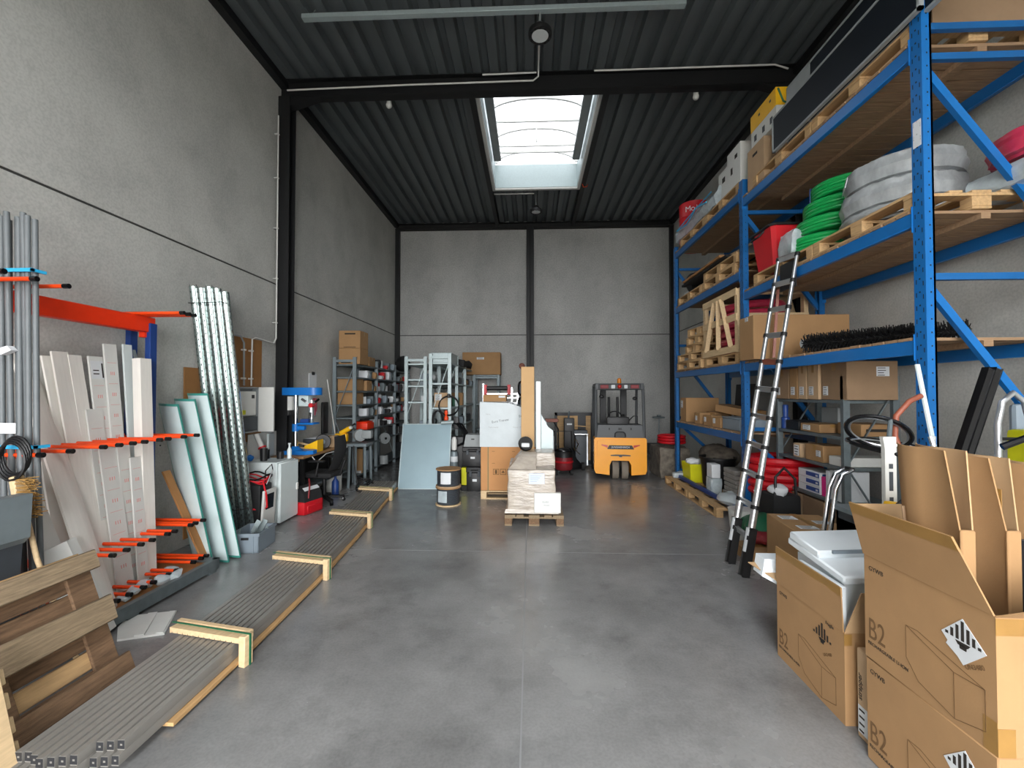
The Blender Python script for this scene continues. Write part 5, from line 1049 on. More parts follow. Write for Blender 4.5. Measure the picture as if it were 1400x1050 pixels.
# ------------------------------------------------------------------ top level
for lab, x, y0, y1, z1, panes in (('dark blue panel with thin white frame on the top rack level, in front', 2.9, 3.32, 5.3, .42, 1), ('taller white-framed dark panel with small grey pane behind the front one', 2.97, 2.9, 5.12, .66, 2)):
    t = thing('display_board', lab, 'panel', (x, (y0 + y1) / 2, N3 + PH), 0, 'dark framed panels on the top level'); h = (y1 - y0) / 2
    MB().box(-.012, .012, -h + .02, h - .02, .02, z1 - .02).build('panel_face', 'solar_blue', t); b = MB()
    for q in ((-h, -h + .022), (h - .022, h)): b.box(-.018, .018, q[0], q[1], 0, z1)
    b.box(-.018, .018, -h, h, 0, .022).box(-.018, .018, -h, h, z1 - .022, z1)
    if panes == 2: b.box(-.018, .018, h - .42, h - .39, .02, z1)
    b.build('frame', 'grey_mid', t)
    if panes == 2: MB().box(-.014, .014, h - .39, h - .02, .3, z1 - .02).build('grey_pane', 'grey_mid', t)
solid('dark_board', MB().obox(TR(3.82, 8.0, F1 + .36, 0, 0, .08), .02, .7, .7), 'steel_black', 'dark board leaning at the rear of the lowest rack shelf', 'board')
solid('grey_bundle', MB().box(2.96, 4.0, 3.3, 3.52, 4.99, 5.06, .02), 'grey_mid', 'grey sheet bundle lying across the rack top by the sticker post', 'bundle'); solid('bundle_support', MB().box(3.1, 3.9, 3.46, 3.6, N3 + PH, 4.988), 'card_dark', 'brown block under the grey bundle on the rack top', 'block'); solid('white_pad', MB().box(3.5, 3.7, 3.25, 3.33, 4.9, 4.99, .01), 'paper', 'white pad tucked under the grey bundle', 'pad')
TP = F4 + PH
carton('brown moving box with handle hole below the banana box', (3.14, 5.84, N3 + .003), .36, .42, .56, 0, 'card_light', None, marks=[('-x', .14, .42, .12, .035)])
bb = thing('banana_box', 'yellow and white fruit box with green stripes atop the brown moving box', 'box', (3.18, 5.68, N3 + .565)); b = MB().box(-.2, .2, -.3, .3, 0, .24, .004); b.mi = 1; [b.box(-.2015, -.1995, y, y + .06, .06, .14) for y in (-.22, -.04, .16)]; b.build('lower_box', ['white', 'plastic_dark'], bb)
b = MB().box(-.206, .206, -.306, .306, .22, .44, .004); b.mi = 1; [b.box(-.2075, -.2055, y, y + .04, .33, .36) for y in (-.2, .06)]; b.build('lid', ['yellow', 'plastic_dark'], bb)
b = MB(); b.tube([(-.18, -.308, .42), (-.12, -.308, .26), (.0, -.308, .2), (.14, -.308, .16)], .012, 6).tube([(-.16, -.303, .02), (-.1, -.303, .14), (.12, -.303, .2)], .01, 6); b.build('green_stripe', 'green_dark', bb)
carton('white glossy box beside the yellow fruit box on the rack top', (3.16, 6.5, TP), .36, .42, .6, 0, 'white', None, marks=[('-x', .12, .24, .06, .1), ('-x', .25, .42, .08, .06)])
carton('white and yellow box behind the white glossy box on the rack top', (3.2, 6.93, TP), .36, .36, .5, 0, 'white', None, marks=[('-x', .14, .3, .1, .08)]); 
carton('long brown carton behind the foil roll on the rack top', (3.34, 7.75, TP), .3, 1.2, .42, 0, 'card_light', 'y')
fo = thing('foil_roll', 'clear foil bundle with light blue stripes hanging over the rack edge', 'bundle', (3.05, 7.9, TP)); b = MB(); b.rings([[V((x, y, z)) for x, z in ((-.12, .0), (.12, .0), (.14, .18), (.05, .3), (-.08, .26), (-.16, .12))] for y in (-.9, -.5, 0, .5, .95)]); b.subdiv(3); b.jitter(.04, 5, 1); b.jitter(.02, 16, 2); b.build('foil', 'clear_film', fo)
MB().tube([(-.19, -.7, .12), (-.2, -.3, .2), (-.19, .2, .1), (-.2, .7, .16)], .014, 5).build('stripe', 'cyan', fo); MB().tube([(-.15, -.8, .24), (-.12, .0, .28), (-.15, .8, .22)], .01, 5).build('stripe', 'cyan', fo)
od = thing('oil_drum', 'red steel oil drum with white lettering at the rack top end', 'drum', (3.25, 8.78, F4)); MB().lathe([(.27, 0), (.275, .02), (.275, .28), (.285, .3), (.275, .32), (.275, .58), (.285, .6), (.275, .62), (.275, .86), (.28, .88), (.26, .88), (.26, .86)], 32).build('barrel', 'red', od); MB().lathe([(.277, .06), (.277, .1)], 32).build('band', 'black', od)
Mtx = Matrix.Translation((0, 0, 0))
for i, c in enumerate('Mobil'):
    a = -PI + .82 - .0 + i * .33; Md = Matrix.Rotation(a + PI / 2, 4, 'Z') @ Matrix.Translation((0, -.278, .68)) @ Matrix.Rotation(PI / 2, 4, 'X'); text(c, .15, 'paper', od, Md, 'drum_lettering', .001, 'CENTER')
# ------------------------------------------------------------------ middle level
C2 = N2 + PH + .003
rbn = thing('red_bin', 'red plastic bin with black rim on the middle rack level', 'bin', (3.2, 5.68, C2)); b = MB()
b.rings([[V((x * k, y * k2, z)) for x, y in ((-.2, -.24), (.2, -.24), (.24, -.2), (.24, .2), (.2, .24), (-.2, .24), (-.24, .2), (-.24, -.2))] for z, k, k2 in ((0, .86, .86), (.5, 1.1, 1.1), (.5, 1.04, 1.04), (.03, .82, .82))]); b.build('tub', 'red', rbn)
b = MB(); b.tube([(x * 1.13, y * 1.13, .5) for x, y in ((-.2, -.24), (.2, -.24), (.24, -.2), (.24, .2), (.2, .24), (-.2, .24), (-.24, .2), (-.24, -.2))], .018, 8, True); b.build('rim', 'black', rbn); MB().tube([(-.29, -.12, .46), (-.34, -.1, .4), (-.34, .1, .4), (-.29, .12, .46)], .012, 6).build('handle', 'black', rbn)
for i in range(4): coil('green hose coil in the wrapped stack, %s of four' % ['lowest', 'second', 'third', 'topmost'][i], (3.33 + .06 * i, 5.08 - .04 * i, C2 + .19 * i), .33, .019, 15, 'green', 'hose_coil', stack=5, group='green hose coils', wrap='navy' if i == 3 else None)
for i, (R_, h_, z_) in enumerate(((.46, .1, 0), (.46, .24, .1), (.44, .24, .335))): wrapped_coil('grey film-wrapped pipe coil behind the blue post, %s of three' % ['flat lowest', 'middle', 'topmost'][i], (3.47 + .02 * i, 4.24 + .01 * i, C2 + z_), R_, .24, h_, 'hose_grey', 'grey pipe coils', i)
solid('coil_label', MB().obox(TR(3.1, 4.42, C2 + .47, -.5, 0, .2), .006, .22, .1), 'paper', 'white printed label on the topmost grey pipe coil', 'label')
wrapped_coil('red film-wrapped pipe coil at the end of the middle rack level', (3.87, 3.38, C2 + .19), .33, .2, .2, 'red_film', None, 9)
b = MB(); b.box(3.6, 4.15, 3.05, 3.75, C2, C2 + .18, .05); b.subdiv(3).jitter(.05, 5, 7); b.jitter(.02, 15, 1); solid('plastic_bundle', b, 'clear_film', 'crumpled clear plastic bundle beneath the red pipe coil', 'bundle')
b = MB(); b.box(2.95, 3.2, 5.05, 5.32, C2, C2 + .3, .05); b.subdiv(3).jitter(.05, 5, 3); b.jitter(.02, 17, 8); solid('clear_bag', b, 'clear_film', 'clear film bag between the red bin and green coils', 'bag')
b = MB().obox(TR(2.905, 5.05, 3.12, 0, 0, .0), .012, .3, .3); solid('dark_sheet', b, 'black_matt', 'black sheet hanging from the beam behind the ladder top', 'sheet')
# third level of the far bay
dk = thing('black_reel', 'black reel with white hub on the third rack level', 'reel', (3.15, 8.45, F3 + PH)); MB().lathe([(.03, -.06), (.2, -.06), (.21, -.04), (.21, .04), (.2, .06), (.03, .06)], 24, TR(0, 0, .21, .5, PI / 2)).build('disc', 'black', dk); MB().lathe([(.001, -.075), (.05, -.07), (.05, -.06)], 16, TR(0, 0, .21, .5, PI / 2)).build('hub', 'paper', dk)
for i, (m, z, dx, lab) in enumerate((('black_matt', 0, .0, 'thin black panel lying on the upper pallet, lowest of three'), ('ply_brown', .04, -.03, 'long brown panel on the thin black panel'), ('old_wood_pale', .08, .05, 'tilted grey-brown board on top of the long brown panel'))):
    solid('wood_panel', MB().obox(TR(3.2 + dx, 7.55, F3 + 2 * PH + .02 + z + (.1 if i == 2 else 0), .0, -.0, .0 if i < 2 else -.5), .6 if i < 2 else .4, 1.9 - .3 * i, .035), m, lab, 'panel')
carton('white box end behind the long brown panel near the black reel', (3.2, 8.75, F3 + PH), .25, .25, .12, 0, 'white', None)
# second level of the far bay: crate with red hoses
sc_ = thing('slatted_crate', 'pale slatted wooden crate with red hoses inside on the second rack level', 'crate', (3.42, 6.93, F2 + PH + .002))
for x in (-.46, .46):
    for y in (-.57, .57): MB().box(x - .03, x + .03, y - .04, y + .04, 0, .9).build('corner_post', 'pine_pale', sc_)
    for z in (.05, .5, .86): MB().box(x - .045 if x < 0 else x + .03, x - .03 if x < 0 else x + .045, -.6, .6, z - .05, z + .05).build('side_rail', 'pine_pale', sc_)
    for y, dy in ((-.28, .16), (-.02, 0), (.28, -.16)): MB().bar((x - .05 if x < 0 else x + .05, y - dy, .08), (x - .05 if x < 0 else x + .05, y + dy, .84), .012, .07, (1, 0, 0)).build('slat', 'pine_pale', sc_)
for y in (-.6, .6):
    for z in (.05, .5, .86): MB().box(-.46, .46, y - .008, y + .008, z - .05, z + .05).build('end_rail', 'pine_pale', sc_)
for i in range(6):
    b = MB(); b.tube([(3.42 + .37 * math.cos(t), 6.93 + .5 * math.sin(t), F2 + PH + .065 + .13 * i) for t in [2 * PI * k / 28 for k in range(28)]], .058, 8, True); solid('red_hose', b, 'red_film', 'red corrugated hose ring inside the slatted crate, %s from the bottom' % ORD[i], 'hose', 'red hoses in the slatted crate')
carton('big plain brown carton on the low rack level behind the ladder', (3.4, 5.82, N1), 1.18, .36, .56, 0, 'card', None, stickers=[('-x', .15, .5, .08, .05)]);
solid('leaning_plank', MB().bar((2.99, 5.52, N1), (3.04, 5.5, N2 - .14), .06, .03), 'brown_rust', 'slim reddish plank standing behind the ladder', 'plank')
for i, (a, c, lab) in enumerate((((3.05, 5.0), (3.66, 4.12), 'upper'), ((3.2, 5.08), (3.85, 4.0), 'rear'))):
    bs_ = thing('brush_roller', 'long black bristle roller on the low rack deck, %s of two' % ('front one' if i == 0 else 'one behind'), 'brush', (a[0], a[1], N1), 0, 'black brush rollers'); p = V((a[0], a[1], N1 + .12)); q = V((c[0], c[1], N1 + .12)); d_ = (q - p).normalized(); sd = d_.cross(V((0, 0, 1)))
    o = MB().cyl(p, q, .035, 12).build('core', 'black', bs_, True); b = MB(); n_ = 70
    for k in range(n_):
        for j in range(12):
            t = 2 * PI * (j + .5 * (k % 2)) / 12; c0 = p + (q - p) * (k + RND.random()) / n_; v = (sd * math.cos(t) + V((0, 0, 1)) * math.sin(t)); e_ = c0 + v * RND.uniform(.095, .116); b.tube([c0 + v * .03, e_], .005, 3, cap=False)
    b.build('bristles', 'black', bs_, True); MB().cyl(p - d_ * .03, p, .05, 12).build('end_cap', 'grey_mid', bs_, True)
# lowest shelf of the far bay
carton('large brown carton at the forklift end of the lowest rack shelf', (3.3, 8.72, F1), .62, .3, .46, 0, 'card', None, stickers=[('-x', .02, .26, .1, .14)])
carton('long slim brown carton lying slanted across the lowest rack shelf', (3.42, 7.35, F1 + .22), .3, .75, .12, .1, 'card', 'y', M=TR(3.4, 7.3, F1 + .2, .35, .12))
for x, y, w_, d_, h_, lab in ((3.1, 8.05, .2, .2, .2, 'small brown box with white tag on the lowest rack shelf'), (3.16, 7.62, .3, .3, .17, 'open brown box in the middle of the lowest rack shelf'), (3.12, 7.22, .26, .26, .16, 'brown box beside the grey crate on the lowest rack shelf'), (3.36, 7.98, .3, .3, .22, 'brown box behind the small tagged one on the lowest rack shelf')):
    carton(lab, (x, y, F1), w_, d_, h_, .1, 'card', 'x', stickers=[('-x', .03, .06, .07, .08)])
gcr = thing('grey_crate', 'grey lidded crate at the post end of the lowest rack shelf', 'crate', (3.2, 6.72, F1)); MB().box(-.2, .2, -.28, .28, 0, .17, .01).build('tub', 'plastic_grey', gcr); MB().box(-.21, .21, -.29, .29, .17, .19, .006).build('lid', 'plastic_grey', gcr)
# ------------------------------------------------------------------ on the floor pallets of the far bay
ZP = PH
bt = thing('black_tub', 'large round black builder tub under the rack', 'tub', (3.3, 7.9, ZP)); MB().lathe([(.2, 0), (.23, .02), (.29, .5), (.31, .5), (.31, .53), (.28, .53), (.25, .05), (0, .04)], 30).build('tub', 'black', bt); b = MB(); b.ball((0, 0, .36), .24, (1, 1, .5), 16).jitter(.06, 7); b.build('rubble_fill', 'black_matt', bt)
yt = thing('lime_tub', 'lime yellow tub with crumpled paper beside the black tub', 'tub', (3.12, 8.45, ZP)); b = MB(); b.rings([[V((x * k, y * k, z)) for x, y in ((-.18, -.22), (.18, -.22), (.18, .22), (-.18, .22))] for z, k in ((0, .9), (.34, 1.05), (.34, 1), (.03, .85))]); b.build('tub', 'lime', yt); b = MB(); [b.ball((RND.uniform(-.1, .1), RND.uniform(-.14, .14), .36), .09, (1, 1, .7), 8) for k in range(6)]; b.jitter(.03, 12); b.build('crumpled_paper', 'paper', yt)
b = MB(); b.ball((3.5, 8.35, .62), .38, (.8, 1.2, .55), 18).jitter(.09, 5, 2); solid('debris_bag', b, 'camo', 'dark patterned debris bag behind the black tub', 'bag'); solid('debris_support', MB().box(3.45, 3.68, 8.06, 8.76, ZP, .5, .02), 'black_matt', 'dark box beneath the patterned debris bag', 'box')
bk = thing('paving_stack', 'stack of rough grey stone slabs on the floor pallet', 'slabs', (3.27, 6.9, ZP)); 
for i in range(7): MB().box(-.22 + RND.uniform(-.01, .01), .22, -.2 + RND.uniform(-.01, .01), .2, .07 * i, .07 * i + .064, .008).jitter(.006, 20, i).build('slab', 'brick_grey', bk)
carton('small white box standing before the grey stone slabs', (3.0, 7.35, .42), .14, .2, .22, 0, 'paper', None); b = MB(); b.box(2.92, 3.1, 7.25, 7.47, ZP, .418, .03); b.subdiv(2).jitter(.02, 10); solid('clear_bag', b, 'clear_film', 'clear bag of parts under the small white box', 'bag')
b = MB(); b.ball((2.92, 6.6, ZP + .09), .16, (1, 1.5, .6), 12).jitter(.04, 9); solid('white_sack', b, 'film_white', 'white plastic sack on the pallet beside the ladder', 'sack'); b = MB(); b.box(2.78, 3.0, 8.66, 8.84, ZP, ZP + .1, .03); b.subdiv(2).jitter(.03, 9); solid('film_scrap', b, 'film_white', 'white film scrap on the pallet in front of the lime tub', 'wrap')
for i in range(5): solid('red_hose', MB().tube([(3.42 + .42 * math.cos(t), 6.3 + .36 * math.sin(t) - .2, .5 + .1 * i) for t in [2 * PI * k / 30 for k in range(30)]], .05, 8, True), 'red', 'thick red hose ring behind the ladder, %s from the bottom' % ORD[i], 'hose', 'thick red hose rings')
solid('hose_box', MB().box(3.1, 3.75, 5.85, 6.4, 0, .448, .01), 'plastic_dark', 'dark storage box beneath the thick red hose rings', 'box')
# small gear at the foot of the ladder
b = MB(); b.ball((2.75, 5.25, .2), .22, (1.3, 1.5, .8), 14).jitter(.06, 7, 5); solid('green_tarp', b, 'green_dark', 'folded dark green tarp on the floor behind the ladder', 'tarp')
carton('flat brown carton on the floor at the ladder foot', (2.5, 4.95, 0), .4, .4, .12, .1, 'card', 'x'); b = MB(); b.ball((2.55, 4.98, .2), .1, (1.4, 1, .7), 12).jitter(.03, 12); solid('dark_cloth', b, 'red_dark', 'dark red cloth on the flat carton by the ladder', 'cloth')
solid('white_bucket', MB().lathe([(.12, 0), (.15, .34), (.155, .36), (.13, .36)], 20, TR(2.62, 5.6, 0)), 'white', 'pale bucket between the ladder and blue rack foot', 'bucket')
bf = thing('tool_sack', 'black tool sack with tall curved handle behind the ladder', 'bag', (2.95, 5.35, .0)); MB().box(-.16, .16, -.16, .16, .35, .62, .04).build('sack', 'black_matt', bf); MB().tube([(-.12, -.12, .6), (-.1, -.1, .82), (.02, -.06, .92), (.12, -.1, .8), (.14, -.14, .1)], .016, 8).build('handle', 'black', bf); MB().box(-.12, .12, -.12, .12, 0, .35, .01).build('base', 'navy', bf); MB().ball((-.05, -.05, .66), .12, (1, 1, .6), 10).jitter(.03, 9).build('white_cloth', 'paper', bf)
# ------------------------------------------------------------------ telescopic ladder
ld_ = thing('telescopic_ladder', 'silver telescopic ladder with black joints leaning on the blue rack', 'ladder', (2.12, 4.62, 0))
A = (V((2.13, 4.79, .06)), V((2.885, 5.2, 3.34))); B = (V((2.11, 4.45, .06)), V((2.885, 4.84, 3.3)))
NS = 11
for P, Q in (A, B):
    for k in range(NS):
        f0 = k / NS; f1 = (k + 1) / NS; r = .036 - .0018 * k
        if k == 0: continue
        MB().cyl(P + (Q - P) * f0, P + (Q - P) * f1, r, 16).build('rail_tube', 'alu', ld_, True)
    for k in range(1, NS + 1):
        c = P + (Q - P) * (k / NS); d_ = (Q - P).normalized(); MB().cyl(c - d_ * .02, c + d_ * .02, .046 - .0018 * k, 14).build('joint', 'black', ld_, True)
    d_ = (Q - P).normalized(); MB().bar(P - d_ * .06, P + (Q - P) * (1 / NS) * 1.3, .085, .05, (1, 0, 0), .012).build('rail_foot', 'black', ld_, True)
    s_ = P + (Q - P) * (1 / NS); MB().bar(P + (Q - P) * .05, P + (Q - P) * .12, .03, .09, (1, 0, 0)).build('label_sticker', 'paper', ld_, True)
for k in range(1, NS + 1):
    f = k / NS; MB().bar(A[0] + (A[1] - A[0]) * f, B[0] + (B[1] - B[0]) * f, .05, .022, (1, 0, .2), .005).build('rung', 'brown_rust' if k == 7 else 'alu', ld_, True)
# ================================================================== grey shelving inside the rack bay
rack_unit('shelf_rack', 'grey perforated shelf unit standing inside the blue rack bay', 3.3, 3.88, (4.8, 6.03), 1.98, (.62, 1.0, 1.33, 1.72), 'galv_dark')
GS2 = 'cartons on the grey shelf unit in the rack'
for i, (y0, d_, h_, mm, lab) in enumerate(((4.72, .4, .41, 'card_dark', 'large taped brown carton at the post end of the grey unit top'), (5.14, .2, .4, 'card_light', 'tall brown carton second from the post on the grey unit top'), (5.36, .16, .4, 'card_light', 'slim brown carton in the middle of the grey unit top'), (5.54, .16, .38, 'card', 'slim brown carton fourth from the post on the grey unit top'), (5.72, .3, .38, 'card_dark', 'brown carton at the ladder end of the grey unit top'))):
    carton(lab, (3.56, y0 + d_ / 2, 1.723), .56 if i else .52, d_, h_, 0, mm, 'x', stickers=[('-x', .03, .05, .08, .1)] + ([('-y', .3, .25, .13, .1)] if i == 0 else []), group=GS2)
carton('long flat brown carton with slot on the second shelf of the grey unit', (3.68, 5.0, 1.333), .34, .36, .13, 0, 'card', None, marks=[('-y', .05, .05, .22, .03)], group=GS2); carton('brown carton with white end on the second shelf of the grey unit', (3.5, 5.42, 1.333), .3, .36, .1, 0, 'card', 'y', stickers=[('-x', .05, .02, .14, .06)], group=GS2)
solid('black_case', MB().box(3.34, 3.6, 5.62, 5.9, 1.333, 1.45, .01), 'black', 'flat black case on the second shelf of the grey unit', 'case'); solid('blue_bottle', MB().lathe([(.05, 0), (.05, .14), (.03, .15), (.035, .3), (.03, .31)], 16, TR(3.38, 5.97, 1.333)), 'navy', 'blue-topped canister at the end of the grey unit second shelf', 'bottle')
solid('storage_box', MB().box(3.7, 3.74, 5.45, 5.75, 1.333, 1.62, .006), 'grey_mid', 'pale grey box upright at the back of the second shelf', 'box')
carton('small carton with white label side on the third shelf of the grey unit', (3.42, 5.62, 1.003), .22, .14, .17, 0, 'card_light', None, stickers=[('-x', .02, .02, .1, .13)], group=GS2); carton('brown taped carton on the third shelf of the grey unit', (3.45, 5.3, 1.003), .26, .32, .19, 0, 'card', 'x', stickers=[('-x', .2, .06, .08, .07)], group=GS2); carton('long flat white box on the third shelf of the grey unit', (3.58, 4.95, 1.003), .5, .22, .1, 0, 'white', None, group=GS2)
for i in range(3):
    t = thing('paper_ream_box', 'white box with dark blue band, %s of three on the lowest shelf' % ['lowest', 'middle', 'topmost'][i], 'box', (3.46, 5.42, .623 + .085 * i), 0, 'blue-banded boxes'); MB().box(-.13, .13, -.2, .2, 0, .082, .003).build('body', 'paper', t); MB().box(-.1315, -.129, -.19, .05, .02, .066).box(-.1, .1, -.2015, -.199, .02, .066).build('blue_band', 'blue_card', t); MB().box(-.133, -.13, -.17, -.13, .03, .05).build('white_dot', 'paper', t)
solid('pink_folder', MB().box(3.34, 3.6, 5.15, 5.2, .623, .84), 'pink', 'bright pink folder beside the blue-banded boxes', 'folder')
for i in range(4): solid('paper_folder', MB().box(3.33, 3.62, 4.86 + .065 * i, 4.92 + .065 * i, .623, .95 - .02 * (i % 2), .004), 'paper', 'white document folder beside the pink folder, %s from the grey post' % ORD[i], 'folder', 'white folders on the grey unit')
solid('dark_bundle', MB().ball((3.45, 5.82, .71), .1, (1, 1.3, .8), 10).jitter(.03, 12), 'black_matt', 'dark crumpled bundle at the ladder end of the lowest shelf', 'bundle')
for y, lab in ((5.72, 'ladder end'), (5.32, 'middle')): carton('plain brown carton on the floor under the grey unit, %s' % lab, (3.52, y, 0), .42, .38, .56, 0, 'card_dark', 'y', group='cartons under the grey unit')
# ================================================================== cartons at the front
carton('brown carton with white labels on its taped lid beside the ladder foot', (2.56, 4.17, 0), .48, .62, .6, -.1, 'card', 'y', stickers=[('top', .06, .42, .14, .12), ('top', .08, .12, .16, .1), ('top', .3, .3, .14, .1)])
def printed_face(t, w, d, h):
    """the maker's print on the long face of a battery carton"""
    F = lambda u, v: face_M('-x', w, d, h, u, v, .0012)
    text('B2', .14, 'ink_line', t, F(.02, .1), 'printed_text', .0004, xs=.72); text('RECHARGEABLE LI-ION', .022, 'ink', t, F(.02, .068), 'printed_text', .0004); text('GYWB', .03, 'ink', t, F(.03, .43), 'printed_text', .0004)
    b = MB()
    def ln(p, q):
        b2 = MB().bar((p[0], p[1], .0), (q[0], q[1], 0), .0018, .0012, (0, 0, 1)); b2.bm.transform(F(0, 0)); me = bpy.data.meshes.new('x'); b2.bm.to_mesh(me); b2.bm.free(); b.bm.from_mesh(me); bpy.data.meshes.remove(me)
    P = {'a': (.24, .27), 'b': (.3, .275), 'c': (.46, .2), 'd': (.58, .21), 'e': (.24, .13), 'f': (.3, .06), 'g': (.46, .02), 'h': (.58, .06)}
    for p, q in (('a', 'b'), ('b', 'd'), ('a', 'c'), ('c', 'd'), ('a', 'e'), ('c', 'g'), ('d', 'h'), ('e', 'f'), ('f', 'g'), ('g', 'h')): ln(P[p], P[q])
    b.build('line_drawing', 'ink_line', t)
def hazard(t, M, white=True, s=.125):
    R45 = M @ Matrix.Rotation(PI / 4, 4, 'Z')
    if white: o = MB().box(-s/2, s/2, -s/2, s/2, -.0006, .0008).build('hazard_label', 'paper', t, M=R45)
    b = MB(); r = s * .707 * (.9 if white else 1)
    for k in range(-3, 4):
        x = k * r * .27; top = r - abs(x) - .002; w_ = r * .075
        if top > .01: b.prism([(x - w_, .002), (x + w_, .002), (x + w_, top), (x - w_, top)], 'z', .0008, .0016)
    b.prism([(-.012, -.03), (.014, -.03), (.016, -.014), (-.014, -.012)], 'z', .0008, .0016); b.prism([(-.03, -.004), (.03, -.002), (.02, -.016), (-.02, -.018)], 'z', .0008, .0016)
    b.build('hazard_print', 'ink', t, M=M); text('UN3480', .024, 'ink_line', t, M @ Matrix.Translation((.01, -s * .78, 0)) @ Matrix.Rotation(.5, 4, 'Z'), 'printed_text', .0004)
def flap(t, base0, base1, tip0, tip1, th=.006, name='flap', m='card', band=None):
    b0, b1, t0, t1 = map(V, (base0, base1, tip0, tip1)); n = (b1 - b0).cross(t0 - b0).normalized() * th
    MB().rings([[b0, b1, t1, t0], [b0 + n, b1 + n, t1 + n, t0 + n]]).build(name, m, t)
    if band:
        s0 = b0 + (t0 - b0) * .8; s1 = b1 + (t1 - b1) * .8; e = n * .22
        for sg in (-1,): MB().rings([[s0 - e, s1 - e, t1 - e, t0 - e], [s0, s1, t1, t0]]).build('tape_band', 'tape', t)
        MB().rings([[s0 + n, s1 + n, t1 + n, t0 + n], [s0 + n + e, s1 + n + e, t1 + n + e, t0 + n + e]]).build('tape_band', 'tape', t)
W, D, H = .6, .62, .5; BX, BY = 1.965, 1.97
lo = carton('lower closed brown battery carton under the open one', (BX, BY, 0), W, D, H - .002, 0, 'card', 'y'); printed_face(lo, W, D, H); hazard(lo, face_M('-x', W, D, H, .5, .34, .0015))
text('IIII', .03, 'ink', lo, face_M('-y', W, D, H, .1, .4, .0012), 'printed_text')
up_ = carton('open brown battery carton stacked on the closed one, full of folded cardboard', (BX, BY, H), W, D, H, 0, 'card', None, open_top=True); printed_face(up_, W, D, H); hazard(up_, face_M('-x', W, D, H, .5, .34, .0015))
sticker(up_, face_M('-x', W, D, H, .43, .3, .0012) @ Matrix.Rotation(-.5, 4, 'Z'), .06, .025)
flap(up_, (-W/2, D/2, H), (-W/2, -D/2, H), (-W/2 - .05, D/2 + .02, H + .25), (-W/2 - .05, -D/2 + .1, H + .25), band=True)
text('Fragile', .03, 'ink', up_, Matrix.Translation((-W/2 - .012, -.16, H + .035)) @ Matrix(((0, -.15, -1, 0), (-1, 0, 0, 0), (0, 1, -.15, 0), (0, 0, 0, 1))), 'printed_text')
flap(up_, (-W/2, D/2, H), (W/2, D/2, H), (-W/2 + .02, D/2 + .1, H + .22), (W/2, D/2 + .1, H + .22), m='card_inner')
flap(up_, (-W/2, -D/2, H), (W/2, -D/2, H), (-W/2 + .04, -D/2 - .16, H + .11), (W/2, -D/2 - .18, H + .12))
flap(up_, (W/2, -D/2, H), (W/2, D/2, H), (W/2 + .14, -D/2 + .02, H + .2), (W/2 + .14, D/2, H + .2), m='card_inner')
MB().box(-W/2 - .001, -W/2 + .1, -D/2 - .0012, -D/2, H - .07, H - .01).build('tape', 'tape', up_); MB().box(-W/2 - .001, -W/2 + .06, -D/2 - .0012, -D/2, .0, .1).box(-W/2 - .0012, -W/2, -D/2, -D/2 + .05, .0, .12).build('tape', 'tape', up_)
b = MB()
for k in range(4): x = -W/2 + .1 + .06 * k; b.box(x, x + .035, -D/2 - .001, -D/2, H - .13, H - .09)
b.box(-W/2 + .13, -W/2 + .25, -D/2 - .001, -D/2, .1, .115).box(-W/2 + .13, -W/2 + .25, -D/2 - .001, -D/2, .07, .08); b.build('printed_marks', 'ink', up_); MB().box(-W/2 + .14, -W/2 + .24, -D/2 - .0012, -D/2, .23, .28).build('handle_hole', 'ink', up_)
for i, (x, lab) in enumerate(((1.76, 'next to the striped label'), (1.92, 'in the middle'), (2.1, 'farther in'))):
    t = thing('folded_cardboard', 'folded brown cardboard sheet standing in the open carton, %s' % lab, 'cardboard', (x, 2.0, H + .01), -.1 + .1 * i, 'folded cardboard in the open carton'); z1 = 1.05 - .03 * i
    def crv(off, y0=-.16, y1=.2): return [(off + (.018 if off < 0 else .02) * 0 + .035 * math.sin(1.2 * k + i) * (k / 6), y0 + (y1 - y0) * k / 6) for k in range(7)]
    for off, zb in ((-.02, .7), (.02, .7)):
        pts = crv(off); b = MB(); b.rings([[V((px_, py_, .02)) for px_, py_ in pts] + [V((px_ + .006, py_, .02)) for px_, py_ in pts[::-1]], [V((px_ * 1.0 + (off - math.copysign(.016, off)) * -.0, py_, zb)) for px_, py_ in pts] + [V((px_ + .006, py_, zb)) for px_, py_ in pts[::-1]], [V((px_ + off * 1.0, py_ + (.05 if k in (0,) else 0), z1)) for k, (px_, py_) in enumerate(pts)] + [V((px_ + .006 + off * 1.0, py_ + (.05 if k == 6 else 0), z1)) for k, (px_, py_) in enumerate(pts[::-1])]]); b.build('leaf', 'card' if off < 0 else 'card_inner', t)
    MB().box(-.024, .03, -.166, -.15, .02, .74, .006).build('fold_edge', 'card', t); MB().box(-.0215, -.0195, -.14, .1, .8, .9).build('tape_strip', 'tape', t) if i == 1 else None
for i, (x, m) in enumerate(((1.83, 'card_dark'), (1.86, 'paper'))): solid('cardboard_scrap', MB().bar((x, 2.08, H + .02), (x - .05, 2.12, 1.28 - .04 * i), .12, .005, (0, 1, 0)), m, '%s scrap strip standing between the folded cardboards' % ('brown cardboard', 'white paper')[i], 'scrap')
solid('grey_booklet', MB().box(2.0, 2.02, 1.7, 1.9, H + .01, 1.2), 'plastic_dark', 'dark grey printed pack tucked in the open carton', 'pack')
